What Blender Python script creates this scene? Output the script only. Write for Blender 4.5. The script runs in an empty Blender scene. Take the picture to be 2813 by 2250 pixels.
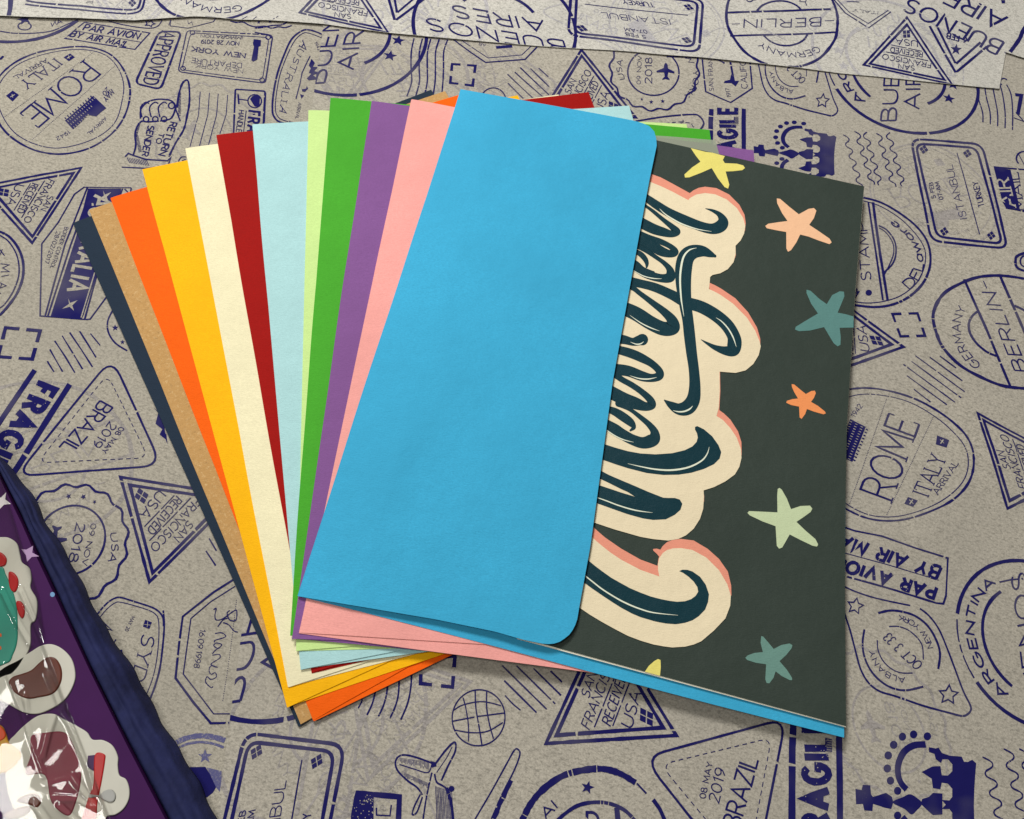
import bpy, math, random
import numpy as np
from mathutils import Matrix, Vector
from mathutils.geometry import tessellate_polygon
random.seed(7)
S = 0.001                      # everything below is written in millimetres
scene = bpy.context.scene

# ------------------------------------------------------------------ camera
CAM_H, FPX, TILT, ROLL = 260.0, 2500.0, math.radians(24.6), math.radians(14.5)
cd = bpy.data.cameras.new('camera'); cam = bpy.data.objects.new('camera', cd)
scene.collection.objects.link(cam); scene.camera = cam
cd.sensor_width = 36; cd.lens = 36 * FPX / 2813; cd.clip_start = 0.01; cd.clip_end = 20
cam.matrix_world = Matrix.Translation((0, 0, CAM_H * S)) @ Matrix.Rotation(TILT, 4, 'X') @ Matrix.Rotation(ROLL, 4, 'Z')
cd.dof.use_dof = False

# ------------------------------------------------------------------ world, lamps, exposure
w = bpy.data.worlds.new('World'); scene.world = w; w.use_nodes = True
bg = w.node_tree.nodes['Background']; bg.inputs[0].default_value = (1.0, 0.96, 0.90, 1); bg.inputs[1].default_value = 0.15
def lamp(name, loc, target, sx, sy, power, col):
    d = bpy.data.lights.new(name, 'AREA'); d.shape = 'RECTANGLE'; d.size = sx; d.size_y = sy
    d.energy = power; d.color = col
    o = bpy.data.objects.new(name, d); scene.collection.objects.link(o)
    o.location = loc
    o.rotation_euler = (Vector(target) - Vector(loc)).to_track_quat('-Z', 'Y').to_euler()
    return o
lamp('ceiling_lamp', (-0.34, 0.55, 0.72), (0.0, 0.12, 0), 0.24, 0.22, 7.2, (1.0, 0.98, 0.94))
lamp('ceiling_lamp', (-0.50, -0.11, 1.11), (-0.05, 0.05, 0), 0.20, 0.24, 4.3, (1.0, 0.975, 0.92))
vs = scene.view_settings; vs.view_transform = 'Standard'; vs.look = 'None'; vs.exposure = 0.0; vs.gamma = 1

# ------------------------------------------------------------------ geometry of the view: photo pixel -> point on a level
ct, st, cr, sr = math.cos(TILT), math.sin(TILT), math.cos(ROLL), math.sin(ROLL)
def P(px, py, z=0.0):
    x = (px - 1406.5) / FPX; y = -(py - 1125) / FPX
    x, y = x * cr - y * sr, x * sr + y * cr
    dx, dy, dz = x, y * ct + st, y * st - ct
    k = (z - CAM_H) / dz
    return (dx * k, dy * k)
def proj(X, Y, Z=0.0):
    Z -= CAM_H
    y = Y * ct + Z * st; z = -Y * st + Z * ct; x = X
    x, y = x * cr + y * sr, -x * sr + y * cr
    return (x / -z * FPX + 1406.5, -y / -z * FPX + 1125)
OFF = dict(c1=(0, 0), c2=(700, 0), c3=(1400, 0), c4=(2013, 0), c5=(0, 540), c6=(0, 1080), c7=(0, 1610), c8=(700, 1610),
           c9=(1400, 1610), cA=(2013, 1610), cB=(2013, 540), cC=(2013, 1080), k1=(1550, 340), k2=(1550, 900), k3=(1550, 1400), n=(0, 0))
def N(c, x, y):
    o = OFF[c]; s = 1.0 if c == 'n' else (2.8733 if c[0] == 'k' else 2.69375)
    return (o[0] + x / s, o[1] + y / s)
CREASE = [(.97, .24, -128, .28), (.24, .97, 20, .30), (-.42, .91, 70, .22), (.80, -.60, 40, .25), (.30, .954, 268, .25), (.985, -.17, 118, .25), (.7, .71, 285, .22)]
def und(x, y):
    # gentle waves of loose tissue-like paper, with a few soft creases
    z = 0.30 * math.sin(x / 23 + 1) * math.sin(y / 31) + 0.14 * math.sin(x / 11 + y / 15 + 2) + 0.06 * math.sin(x / 6.3 - y / 9.1 + 2*math.sin(x/40))
    for a, b, c, h in CREASE: z += h * math.exp(-abs(a*x + b*y - c) / 5.0)
    return z
def lerp_tab(tab, x):
    if x <= tab[0][0]: return tab[0][1]
    for (a, b), (c, d) in zip(tab, tab[1:]):
        if x <= c: return b + (d - b) * (x - a) / (c - a)
    return tab[-1][1]
EDGE_B = lambda y: 888 - 294 * (y - 68) / 2182
EDGE_C = [(-400, 30), (0, 43), (200, 51), (371, 58), (450, 52), (538, 46), (600, 50), (650, 56), (737, 58), (886, 67), (1067, 91), (1182, 102), (1500, 128),
          (1593, 135), (1912, 158), (2200, 188), (2310, 202), (2614, 232), (2752, 245), (2759, 143), (2813, 162), (3200, 200), (4200, 300)]
SHEET = {'A': 0.0, 'B': 0.32, 'C': 0.75}
def zsheet(s, x, y):
    z = und(x, y) + SHEET[s]
    if s == 'C':
        q = proj(x, y, .75); d = (lerp_tab(EDGE_C, q[0]) - q[1])
        z += 0.22 * math.exp(-max(d, 0) / 45.0) + 0.16 * math.sin(q[0] / 140.0)
    return z
def inside(s, x, y):
    if s == 'A': return 1.0
    q = proj(x, y, SHEET[s])
    if s == 'B': return q[0] - EDGE_B(q[1])
    return lerp_tab(EDGE_C, q[0]) - q[1] - 1.0

# ------------------------------------------------------------------ drawing kit (printed shapes live on the sheets as thin ink faces)
class Draw:
    def __init__(self): self.polys = []; self.k = 0; self.c = 'n'; self.z = 0.0
    def W(self, p):
        if p[0] == 'w': return (p[1], p[2])      # already a place on the plane
        if len(p) == 3: q = N(p[0], p[1], p[2])
        else: q = N(self.c, p[0], p[1])
        return P(q[0], q[1], self.z)
    def sc(self, p):            # mm per crop pixel
        a = self.W(p); q = (p[0], p[1] + 1, p[2]) if len(p) == 3 else (p[0] + 1, p[1])
        r = (p[0], p[1], p[2] + 1) if len(p) == 3 else (p[0], p[1] + 1)
        b = self.W(q); c = self.W(r)
        return math.sqrt(abs((b[0]-a[0])*(c[1]-a[1]) - (b[1]-a[1])*(c[0]-a[0])))
    def add(self, pts, mat, lift): self.polys.append((pts, mat, lift))
    def nxt(self): self.k += 1; return (self.k % 60) * 0.0011
D = Draw()
def X(c): D.c = c
def smooth(pts, closed=False, n=6):
    m = len(pts); out = []
    if m < 3: return list(pts)
    rng = range(m) if closed else range(m - 1)
    for i in rng:
        g = (lambda j: pts[j % m]) if closed else (lambda j: pts[min(max(j, 0), m - 1)])
        a, b, c, d = g(i-1), g(i), g(i+1), g(i+2)
        for k in range(n):
            t = k / n
            out.append(tuple(0.5 * ((2*b[q]) + (-a[q]+c[q])*t + (2*a[q]-5*b[q]+4*c[q]-d[q])*t*t + (-a[q]+3*b[q]-3*c[q]+d[q])*t**3) for q in range(len(b))))
    if not closed: out.append(tuple(pts[-1]))
    return out
def ribbon(pts, ws, mat='ink', closed=False, gap=0.0, rough=0.0, step=2.2):
    """pts in mm on the plane, ws half-open list of widths (mm)"""
    # resample
    P2 = []; n = len(pts); m = n if closed else n - 1
    for i in range(m):
        a, b = pts[i], pts[(i+1) % n]; wa, wb = ws[i], ws[(i+1) % n]
        d = math.hypot(b[0]-a[0], b[1]-a[1]); k = max(1, int(d / step))
        for j in range(k):
            t = j / k; P2.append((a[0]+(b[0]-a[0])*t, a[1]+(b[1]-a[1])*t, wa+(wb-wa)*t))
    if not closed: P2.append((pts[-1][0], pts[-1][1], ws[-1]))
    n = len(P2)
    if n < 2: return
    L, R = [], []
    for i in range(n):
        a = P2[(i-1) % n] if (closed or i > 0) else P2[i]
        b = P2[(i+1) % n] if (closed or i < n-1) else P2[i]
        p = P2[i]
        d1 = (p[0]-a[0], p[1]-a[1]); d2 = (b[0]-p[0], b[1]-p[1])
        l1 = math.hypot(*d1) or 1e-9; l2 = math.hypot(*d2) or 1e-9
        if d1 == (0, 0): d1, l1 = d2, l2
        if d2 == (0, 0): d2, l2 = d1, l1
        n1 = (-d1[1]/l1, d1[0]/l1); n2 = (-d2[1]/l2, d2[0]/l2)
        nx, ny = n1[0]+n2[0], n1[1]+n2[1]; q = math.hypot(nx, ny)
        if q < 0.3: nx, ny, q = n1[0], n1[1], 1.0
        nx /= q; ny /= q
        cs = max(0.45, nx*n1[0] + ny*n1[1])
        h = p[2] * (0.58 if mat in ('ink', 'faded') else 0.5) / cs * (1 + rough * random.uniform(-1, 1))
        L.append((p[0]+nx*h, p[1]+ny*h)); R.append((p[0]-nx*h, p[1]-ny*h))
    z = D.nxt(); m = n if closed else n-1
    for i in range(m):
        j = (i+1) % n
        if gap and random.random() < gap:
            # leave a worn nick in the stroke
            t = random.uniform(0.3, 0.75)
            mid = lambda A, B, t: (A[0]+(B[0]-A[0])*t, A[1]+(B[1]-A[1])*t)
            D.add([L[i], R[i], mid(R[i], R[j], t-0.18), mid(L[i], L[j], t-0.1)], mat, z)
            D.add([mid(L[i], L[j], t+0.1), mid(R[i], R[j], t+0.16), R[j], L[j]], mat, z)
            continue
        D.add([L[i], R[i], R[j], L[j]], mat, z)
def L(pts, w, closed=False, sm=False, gap=0.06, rough=0.10, mat='ink', dash=None):
    if sm: pts = smooth(pts, closed)
    s = D.sc(pts[0]); Wp = [D.W(p) for p in pts]
    if dash:
        on, off = dash[0]*s, dash[1]*s
        if closed: Wp.append(Wp[0])
        cur = [Wp[0]]; rem = on; draw = True
        for a, b in zip(Wp, Wp[1:]):
            d = math.hypot(b[0]-a[0], b[1]-a[1]); pos = 0
            while d - pos > rem:
                pos += rem; q = (a[0]+(b[0]-a[0])*pos/d, a[1]+(b[1]-a[1])*pos/d)
                if draw: cur.append(q); ribbon(cur, [w*s]*len(cur), mat)
                draw = not draw; cur = [q]; rem = on if draw else off
            rem -= d - pos
            if draw: cur.append(b)
        return
    ribbon(Wp, [w*s]*len(Wp), mat, closed, gap, rough)
def V(pts, mat='ink'):                     # brush stroke with its own width at every point
    pts = smooth([tuple(p) for p in pts], False, 7); s = D.sc((pts[0][0], pts[0][1]))
    ribbon([D.W(p[:2]) for p in pts], [max(p[2], 0.5)*s for p in pts], mat, step=3)
    for e in (pts[0], pts[-1]):
        if e[2] > 12: disc(e[:2], e[2]/2, mat)
def G(pts, mat='ink', sm=False):
    if sm: pts = smooth(pts, True, 5)
    Wp = [D.W(p) for p in pts]; z = D.nxt()
    tri = tessellate_polygon([[Vector((a, b, 0)) for a, b in Wp]])
    def split(t, k=0):
        e = [math.dist(t[i], t[(i+1) % 3]) for i in range(3)]; m = max(range(3), key=lambda i: e[i])
        if e[m] < 4.0 or k > 7: D.add(t, mat, z); return
        a, b, c = t[m], t[(m+1) % 3], t[(m+2) % 3]; q = ((a[0]+b[0])/2, (a[1]+b[1])/2)
        split([a, q, c], k+1); split([q, b, c], k+1)
    for t in tri: split([Wp[i] for i in t])
def disc(c, r, mat='ink', ry=None, n=14):
    ry = ry or r
    G([(c[0]+r*math.cos(2*math.pi*i/n), c[1]+ry*math.sin(2*math.pi*i/n)) for i in range(n)], mat)
def ell(c, rx, ry, w, a0=0, a1=360, rot=0, **k):
    n = max(6, int(abs(a1-a0)/8)); full = abs(a1-a0) >= 359; pts = []
    for i in range(n if full else n+1):
        a = math.radians(a0+(a1-a0)*i/n); x, y = rx*math.cos(a), ry*math.sin(a); q = math.radians(rot)
        pts.append((c[0]+x*math.cos(q)-y*math.sin(q), c[1]+x*math.sin(q)+y*math.cos(q)))
    L(pts, w, closed=full, **k)
def rrect(q, r, w, **k):                  # quad (4 corners) with rounded corners
    pts = []
    for i in range(len(q)):
        a, b, c = q[i-1], q[i], q[(i+1) % len(q)]
        da = math.dist(a, b); dc = math.dist(c, b)
        s = (b[0]+(a[0]-b[0])*r/da, b[1]+(a[1]-b[1])*r/da); e = (b[0]+(c[0]-b[0])*r/dc, b[1]+(c[1]-b[1])*r/dc)
        for t in (0, .17, .33, .5, .67, .83, 1): pts.append(tuple((1-t)**2*s[j]+2*t*(1-t)*b[j]+t*t*e[j] for j in (0, 1)))
    L(pts, w, closed=True, **k)
def star(c, r, rot=0, mat='ink', inner=0.42, outline=0, sy=1.0, n=5):
    pts = []
    for i in range(2*n):
        a = math.radians(rot - 90 + i*180/n); q = r if i % 2 == 0 else r*inner
        pts.append((c[0]+q*math.cos(a), c[1]+q*math.sin(a)*sy))
    if outline: L(pts, outline, closed=True, gap=0, rough=.15)
    else: G(pts, mat)
def flower(c, r, rot=0):
    for k in range(4):
        a = math.radians(rot+90*k); x, y = c[0]+math.cos(a)*r*.60, c[1]+math.sin(a)*r*.60
        q = r*.50
        G([(x+q*math.cos(math.radians(rot+90*j)), y+q*math.sin(math.radians(rot+90*j))) for j in range(4)])
# --- a single-stroke alphabet, written out as strokes
def arc(cx, cy, rx, ry, a0, a1, n=7): return [(cx+rx*math.cos(math.radians(a0+(a1-a0)*i/n)), cy+ry*math.sin(math.radians(a0+(a1-a0)*i/n))) for i in range(n+1)]
F = {
'A': (.72, [[(0,0),(.36,1),(.72,0)], [(.13,.34),(.59,.34)]]),
'B': (.55, [[(0,0),(0,1)], [(0,1),(.28,1)]+arc(.28,.77,.22,.23,90,-90)+[(0,.54)], [(.28,.54)]+arc(.30,.27,.25,.27,90,-90)+[(0,0)]]),
'C': (.66, [arc(.36,.5,.36,.5,48,312,12)]),
'D': (.62, [[(0,0),(0,1),(.22,1)]+arc(.24,.5,.38,.5,90,-90,10)+[(0,0)]]),
'E': (.50, [[(.50,1),(0,1),(0,0),(.50,0)], [(0,.52),(.42,.52)]]),
'F': (.48, [[(.48,1),(0,1),(0,0)], [(0,.52),(.40,.52)]]),
'G': (.70, [arc(.36,.5,.36,.5,48,340,12)+[(.70,.45),(.42,.45)]]),
'H': (.60, [[(0,0),(0,1)], [(.6,0),(.6,1)], [(0,.52),(.6,.52)]]),
'I': (.06, [[(.03,0),(.03,1)]]),
'J': (.40, [[(.40,1),(.40,.25)]+arc(.2,.22,.2,.22,0,-170,6)]),
'K': (.58, [[(0,0),(0,1)], [(.55,1),(0,.40)], [(.17,.57),(.58,0)]]),
'L': (.46, [[(0,1),(0,0),(.46,0)]]),
'M': (.78, [[(0,0),(.06,1),(.39,.25),(.72,1),(.78,0)]]),
'N': (.62, [[(0,0),(0,1),(.62,0),(.62,1)]]),
'O': (.76, [arc(.38,.5,.38,.5,90,450,16)]),
'P': (.52, [[(0,0),(0,1),(.27,1)]+arc(.27,.73,.25,.27,90,-90)+[(0,.46)]]),
'Q': (.76, [arc(.38,.5,.38,.5,90,450,16), [(.5,.2),(.75,-.06)]]),
'R': (.56, [[(0,0),(0,1),(.27,1)]+arc(.27,.74,.25,.26,90,-90)+[(0,.48)], [(.28,.48),(.56,0)]]),
'S': (.52, [arc(.27,.76,.24,.24,35,265,8)+arc(.26,.26,.26,.26,88,-145,9)]),
'T': (.62, [[(0,1),(.62,1)], [(.31,1),(.31,0)]]),
'U': (.62, [[(0,1),(0,.34)]+arc(.31,.31,.31,.31,180,360,8)+[(.62,1)]]),
'V': (.66, [[(0,1),(.33,0),(.66,1)]]),
'W': (.95, [[(0,1),(.24,0),(.475,.85),(.71,0),(.95,1)]]),
'X': (.60, [[(0,0),(.6,1)], [(0,1),(.6,0)]]),
'Y': (.62, [[(0,1),(.31,.48),(.62,1)], [(.31,.48),(.31,0)]]),
'Z': (.58, [[(0,1),(.58,1),(0,0),(.58,0)]]),
'0': (.54, [arc(.27,.5,.27,.5,90,450,14)]),
'1': (.26, [[(0,.78),(.2,1),(.2,0)]]),
'2': (.50, [arc(.25,.75,.24,.25,160,-25,7)+[(0,0),(.5,0)]]),
'3': (.48, [arc(.23,.76,.22,.24,150,-85,7), arc(.23,.27,.25,.27,85,-150,7)]),
'4': (.54, [[(.4,0),(.4,1),(0,.3),(.54,.3)]]),
'5': (.48, [[(.44,1),(.06,1),(.03,.56)]+arc(.22,.32,.25,.32,110,-145,8)]),
'6': (.50, [arc(.25,.3,.25,.3,90,450,12), [(.38,1),(.12,.7),(0,.35)]]),
'7': (.48, [[(0,1),(.48,1),(.15,0)]]),
'8': (.50, [arc(.25,.76,.21,.24,90,450,11), arc(.25,.27,.25,.27,90,450,12)]),
'9': (.50, [arc(.25,.7,.25,.3,90,450,12), [(.5,.66),(.42,.3),(.15,0)]]),
'/': (.36, [[(0,-.05),(.36,1.05)]]), '-': (.30, [[(0,.45),(.3,.45)]]), '.': (.08, [[(0,0),(.08,.04)]]), "'": (.06, [[(.03,1),(.03,.75)]]),
' ': (.32, []),
'a': (.44, [arc(.21,.3,.21,.3,20,340,10), [(.42,.6),(.42,0)]]),
'e': (.46, [[(.02,.32),(.44,.32)]+arc(.23,.31,.21,.30,5,310,10)]),
'r': (.28, [[(0,0),(0,.6)], arc(.17,.38,.17,.2,175,60,4)]),
'w': (.66, [[(0,.6),(.17,0),(.33,.55),(.49,0),(.66,.6)]]),
'n': (.42, [[(0,0),(0,.6)], arc(.2,.36,.2,.24,175,0,6)+[(.42,0)]]),
'c': (.40, [arc(.21,.3,.21,.3,50,310,8)]),
}
def layout(s, sp):
    x = 0; out = []
    for ch in s: wd, st_ = F[ch]; out.append((x, wd, st_)); x += wd + sp
    return out, x - sp
def serifs(st_):
    ex = []
    for s in st_:
        if math.dist(s[0], s[-1]) < .05: continue
        for a, b in ((s[0], s[1]), (s[-1], s[-2])):
            if a[1] in (0, 1) and abs(b[1]-a[1]) > .3: ex.append([(a[0]-.11, a[1]), (a[0]+.11, a[1])])
            elif a[1] in (0, 1) and abs(b[0]-a[0]) > .2: ex.append([(a[0], a[1]), (a[0], a[1]+(.18 if a[1] == 0 else -.18))])
    return ex
def T(s, p0, p1, p2, w=.11, serif=False, sp=.16, gap=.02, mat='ink', rough=.08, bold=None):
    lay, tot = layout(s, sp)
    a, b, c = D.W(p0), D.W(p1), D.W(p2)
    ux, uy = (b[0]-a[0])/tot, (b[1]-a[1])/tot; vx, vy = c[0]-a[0], c[1]-a[1]
    h = math.hypot(vx, vy); hw = w*h
    for x, wd, st_ in lay:
        ss = list(st_) + (serifs(st_) if serif else [])
        for k, q in enumerate(ss):
            inset = .5*w if bold else 0
            pts = [(a[0]+ux*(x+g)+vx*(inset+(1-2*inset)*y), a[1]+uy*(x+g)+vy*(inset+(1-2*inset)*y)) for g, y in q]
            cl = math.dist(q[0], q[-1]) < .01 and len(q) > 3
            if cl: pts = pts[:-1]
            ribbon(pts, [hw*(.6 if k >= len(st_) else 1)]*len(pts), mat, cl, gap, rough)
def TA(s, c, ps, pe, h, w=.11, out=True, ccw=False, sp=.16, serif=False):
    """text on a circular arc: centre c, baseline from ps to pe, cap height h px, letter tops away from the centre if out"""
    cw = D.W(c); a = D.W(ps); b = D.W(pe); H = h*D.sc(ps)
    r = .5*(math.dist(cw, a)+math.dist(cw, b))
    t0 = math.atan2(a[1]-cw[1], a[0]-cw[0]); t1 = math.atan2(b[1]-cw[1], b[0]-cw[0])
    if ccw:
        while t1 < t0: t1 += 2*math.pi
    else:
        while t1 > t0: t1 -= 2*math.pi
    lay, tot = layout(s, sp)
    for x, wd, st_ in lay:
        for q in list(st_)+(serifs(st_) if serif else []):
            pts = []
            tm = t0+(t1-t0)*(x+wd/2)/tot; k = r*abs(t1-t0)/tot
            for g, y in q:
                d = (g-wd/2)*k; rr = r+(y*H if out else -y*H)
                tang = 1 if ccw else -1
                pts.append((cw[0]+rr*math.cos(tm)-math.sin(tm)*d*tang, cw[1]+rr*math.sin(tm)+math.cos(tm)*d*tang))
            cl = math.dist(q[0], q[-1]) < .01 and len(q) > 3
            if cl: pts = pts[:-1]
            ribbon(pts, [w*H]*len(pts), 'ink', cl, .02, .08)
# --- placing printed motifs: a motif is drawn once where it shows best, then laid elsewhere by a plane map
def capture(fn):
    keep = D.polys; D.polys = []; fn(); out = D.polys; D.polys = keep; return out
def affine(src, dst):
    A = np.array([[*s, 1] for s in src]); B = np.array(dst); return np.linalg.solve(A, B)
def rigid(src, dst, fit=False):
    a, b = map(np.array, src); c, d = map(np.array, dst)
    t = math.atan2(*(d-c)[::-1]) - math.atan2(*(b-a)[::-1]); k = np.linalg.norm(d-c)/np.linalg.norm(b-a) if fit else 1
    R = k*np.array([[math.cos(t), math.sin(t)], [-math.sin(t), math.cos(t)]])
    M = np.zeros((3, 2)); M[:2] = R; M[2] = c - a@R; return M
SHEETPOLYS = {'A': [], 'B': [], 'C': []}
def put(polys, s, M=None):
    for pts, mat, z in polys:
        if M is not None: pts = [tuple(np.array([p[0], p[1], 1.0])@M) for p in pts]
        f = [inside(s, *p) for p in pts]
        if max(f) <= 0: continue
        if min(f) < 0:
            o = []
            for i in range(len(pts)):
                j = (i+1) % len(pts); a, b = f[i], f[j]
                if a >= 0: o.append(pts[i])
                if (a < 0) != (b < 0):
                    t = a/(a-b); o.append((pts[i][0]+(pts[j][0]-pts[i][0])*t, pts[i][1]+(pts[j][1]-pts[i][1])*t))
            pts = o
            if len(pts) < 3: continue
        SHEETPOLYS[s].append((pts, mat, z))
def at(*p, s='A'):
    q = N(*p); return P(q[0], q[1], SHEET[s])
def on(s): D.z = SHEET[s]
# ================================================================== printed motifs
# --- motif: oval ROME stamp (drawn on sheet A)
def m_rome():
    X('c1')
    L([(640,348),(800,395),(905,500),(962,650),(945,800),(880,930),(770,1035),(620,1110),(430,1142),(260,1115),(100,1030),(0,925),(-60,800),(-65,680),(0,560),(110,460),(260,390),(440,355)], 11, True, True, gap=.14, rough=.25)
    L([(640,370),(780,410),(870,500),(915,620),(905,740),(860,890),(760,990),(600,1062),(410,1098),(250,1065),(110,985),(20,860),(-15,740),(-8,640),(50,545),(150,465),(300,405),(460,374)], 5, True, True, gap=.12)
    for a, b in (((690,390),(20,880)), ((850,490),(235,1040))): L([a, b], 3.5, dash=(5, 7))
    T('ROME', (612,455), (152,842), (742,553), .065, True, .14)
    T('ITALY', (398,432), (143,612), (462,478), .085, True)
    T('ARRIVAL', (338,430), (97,568), (356,452), .11, True)
    G([(470,425),(520,398),(556,425),(510,455)]); G([(46,712),(95,672),(142,705),(95,755)])
    for cx, cy in ((512,425),(95,712)):
        L([(cx-16,cy+10),(cx+17,cy-9)], 6, mat='paper', gap=0); L([(cx-4,cy-12),(cx+2,cy+14)], 4, mat='paper', gap=0)
    G([(480,892),(640,755),(690,708),(718,735),(745,760),(787,800),(745,832),(712,862),(650,850),(600,905),(540,957)])
    for r in range(3):
        for i in range(14-r*3):
            x = 500+i*15+r*22; y = 892-i*13+r*22
            L([(x,y),(x+9,y+9)], 4, mat='paper', gap=0)
    for i in range(11): L([(488+i*19,880-i*16),(480+i*19,870-i*16)], 7, gap=0)
    T('MAY', (822,662), (762,726), (846,690), .14); T('20', (790,645), (757,688), (812,668), .14)
    T('1942', (508,960), (415,1020), (522,982), .13); T('ARRIVAL', (775,862), (643,986), (792,880), .12)
on('A'); rome = capture(m_rome); put(rome, 'A')
put(rome, 'B', affine([at('c1',612,455), at('c1',152,842), at('c1',742,553)], [at('cC',1172,800), at('cC',1378,232), at('cC',938,715)]))
# --- motif: SAN FRANCISCO triangle (drawn on sheet C)
def m_sf():
    X('c4')
    L([(1290,128),(1622,627),(966,484)], 12, True, gap=.10, rough=.2)
    L([(1289,182),(1566,592),(1012,475)], 13, True, gap=.05, rough=.12)
    flower((1285,252), 34, 40)
    T('USA', (1366,303), (1203,284), (1368,347), .10); L([(1170,335),(1400,378)], 5)
    T('RECEIVED', (1405,386), (1167,352), (1402,422), .11); L([(1130,387),(1447,449)], 5)
    T('FRANCISCO', (1468,466), (1110,402), (1462,502), .10); T('SAN', (1347,490), (1228,474), (1343,524), .10)
on('C'); sf = capture(m_sf); put(sf, 'C')
sft = [at('c4',1290,128,s='C'), at('c4',1622,627,s='C'), at('c4',966,484,s='C')]       # apex, F corner, O corner
put(sf, 'C', affine(sft, [at('c2',655,-255,s='C'), at('c2',988,246,s='C'), at('c2',333,100,s='C')]))
put(sf, 'B', affine(sft, [at('c9',1235,1105,s='B'), at('c9',268,1165,s='B'), at('c9',697,232,s='B')]))
put(sf, 'A', affine(sft, [at('c6',893,622), at('c6',1746,753), at('c6',1108,1398)]))
put(sf, 'A', affine(sft, [at('c1',-133,1385), at('c1',600,1240), at('c1',240,1800)]))
put(sf, 'B', affine(sft, [at('cC',2585,575,s='B'), at('cC',2035,852,s='B'), at('cC',1812,148,s='B')]))
c9t = [at('c9',1235,1105,s='B'), at('c9',268,1165,s='B'), at('c9',697,232,s='B')]
sfB = [(p, m, z) for p, m, z in sf]
Mb = affine(sft, c9t)
sfB = [([tuple(np.array([q[0], q[1], 1.0])@Mb) for q in p], m, z) for p, m, z in sf]
put(sfB, 'B', rigid([c9t[2], c9t[1]], [at('c3',530,372,s='B'), at('c3',318,708,s='B')]))
put(sfB, 'B', rigid([c9t[0], c9t[1]], [at('cB',1262,1112,s='B'), at('cB',868,1252,s='B')]))
# --- motif: ISTANBUL frame
def m_ist():
    X('c4')
    rrect([(1318,1030),(1842,1070),(2024,1848),(1466,1782)], 75, 15, gap=.12, rough=.15)
    rrect([(1352,1066),(1802,1098),(1986,1812),(1508,1752)], 60, 15, gap=.02)
    T('ISTANBUL', (1730,1622), (1618,1222), (1678,1630), .085); L([(1655,1135),(1820,1740)], 6)
    T('TURKEY', (1855,1532), (1806,1348), (1814,1542), .12)
    T('5 FEB', (1500,1465), (1478,1350), (1472,1470), .15); T('07-AM', (1556,1476), (1524,1346), (1526,1482), .15)
    for p in ((1412,1108),(1732,1140),(1562,1715),(1905,1750)): flower(p, 30, 10)
on('B'); ist = capture(m_ist); put(ist, 'B')
iq = [at('c4',1466,1782,s='B'), at('c4',1318,1030,s='B'), at('c4',2024,1848,s='B')]
put(ist, 'C', affine(iq, [at('c3',1400,392,s='C'), at('c3',432,262,s='C'), at('c3',1432,0,s='C')]))
put(ist, 'B', rigid([at('c4',1318,1030,s='B'), at('c4',1842,1070,s='B')], [at('c7',1815,1085,s='B'), at('c8',668,1178,s='B')], True))
# --- motif: BERLIN ring
def m_ber():
    X('c4')
    L([(772,190),(750,300),(650,425),(520,488),(400,500),(255,484),(110,410),(20,310),(-42,190),(-45,60),(0,-60),(100,-150),(240,-200),(380,-210),(520,-190),(650,-120),(730,0),(768,100)], 15, True, True, gap=.07, rough=.2)
    L([(-40,98),(722,72)], 13); L([(-22,272),(770,242)], 13)
    L([(178,84),(215,45),(280,18),(345,10),(410,18),(470,45),(502,74)], 12, sm=True); L([(228,268),(270,305),(330,332),(400,340),(470,326),(525,295),(552,255)], 12, sm=True)
    T('BERLIN', (650,134), (84,150), (648,195), .10, sp=.2)
    L([(678,158),(748,155)], 5); L([(-10,184),(50,182)], 5)
    TA('GERMANY', (375,130), (590,318), (185,336), 44, .11, True, False)
    TA('GERMANY', (375,200), (150,10), (590,0), 40, .11, False, False)
on('C'); ber = capture(m_ber); put(ber, 'C')
put(ber, 'B', affine([at('c4',770,242,s='C'), at('c4',-22,272,s='C'), at('c4',-40,98,s='C')], [at('cB',2060,1412,s='B'), at('cB',1712,612,s='B'), at('cB',1975,598,s='B')]))
put(ber, 'C', rigid([at('c4',375,150,s='C'), at('c4',770,150,s='C')], [at('c1',1640,-190,s='C'), at('c1',1990,-130,s='C')]))
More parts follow.
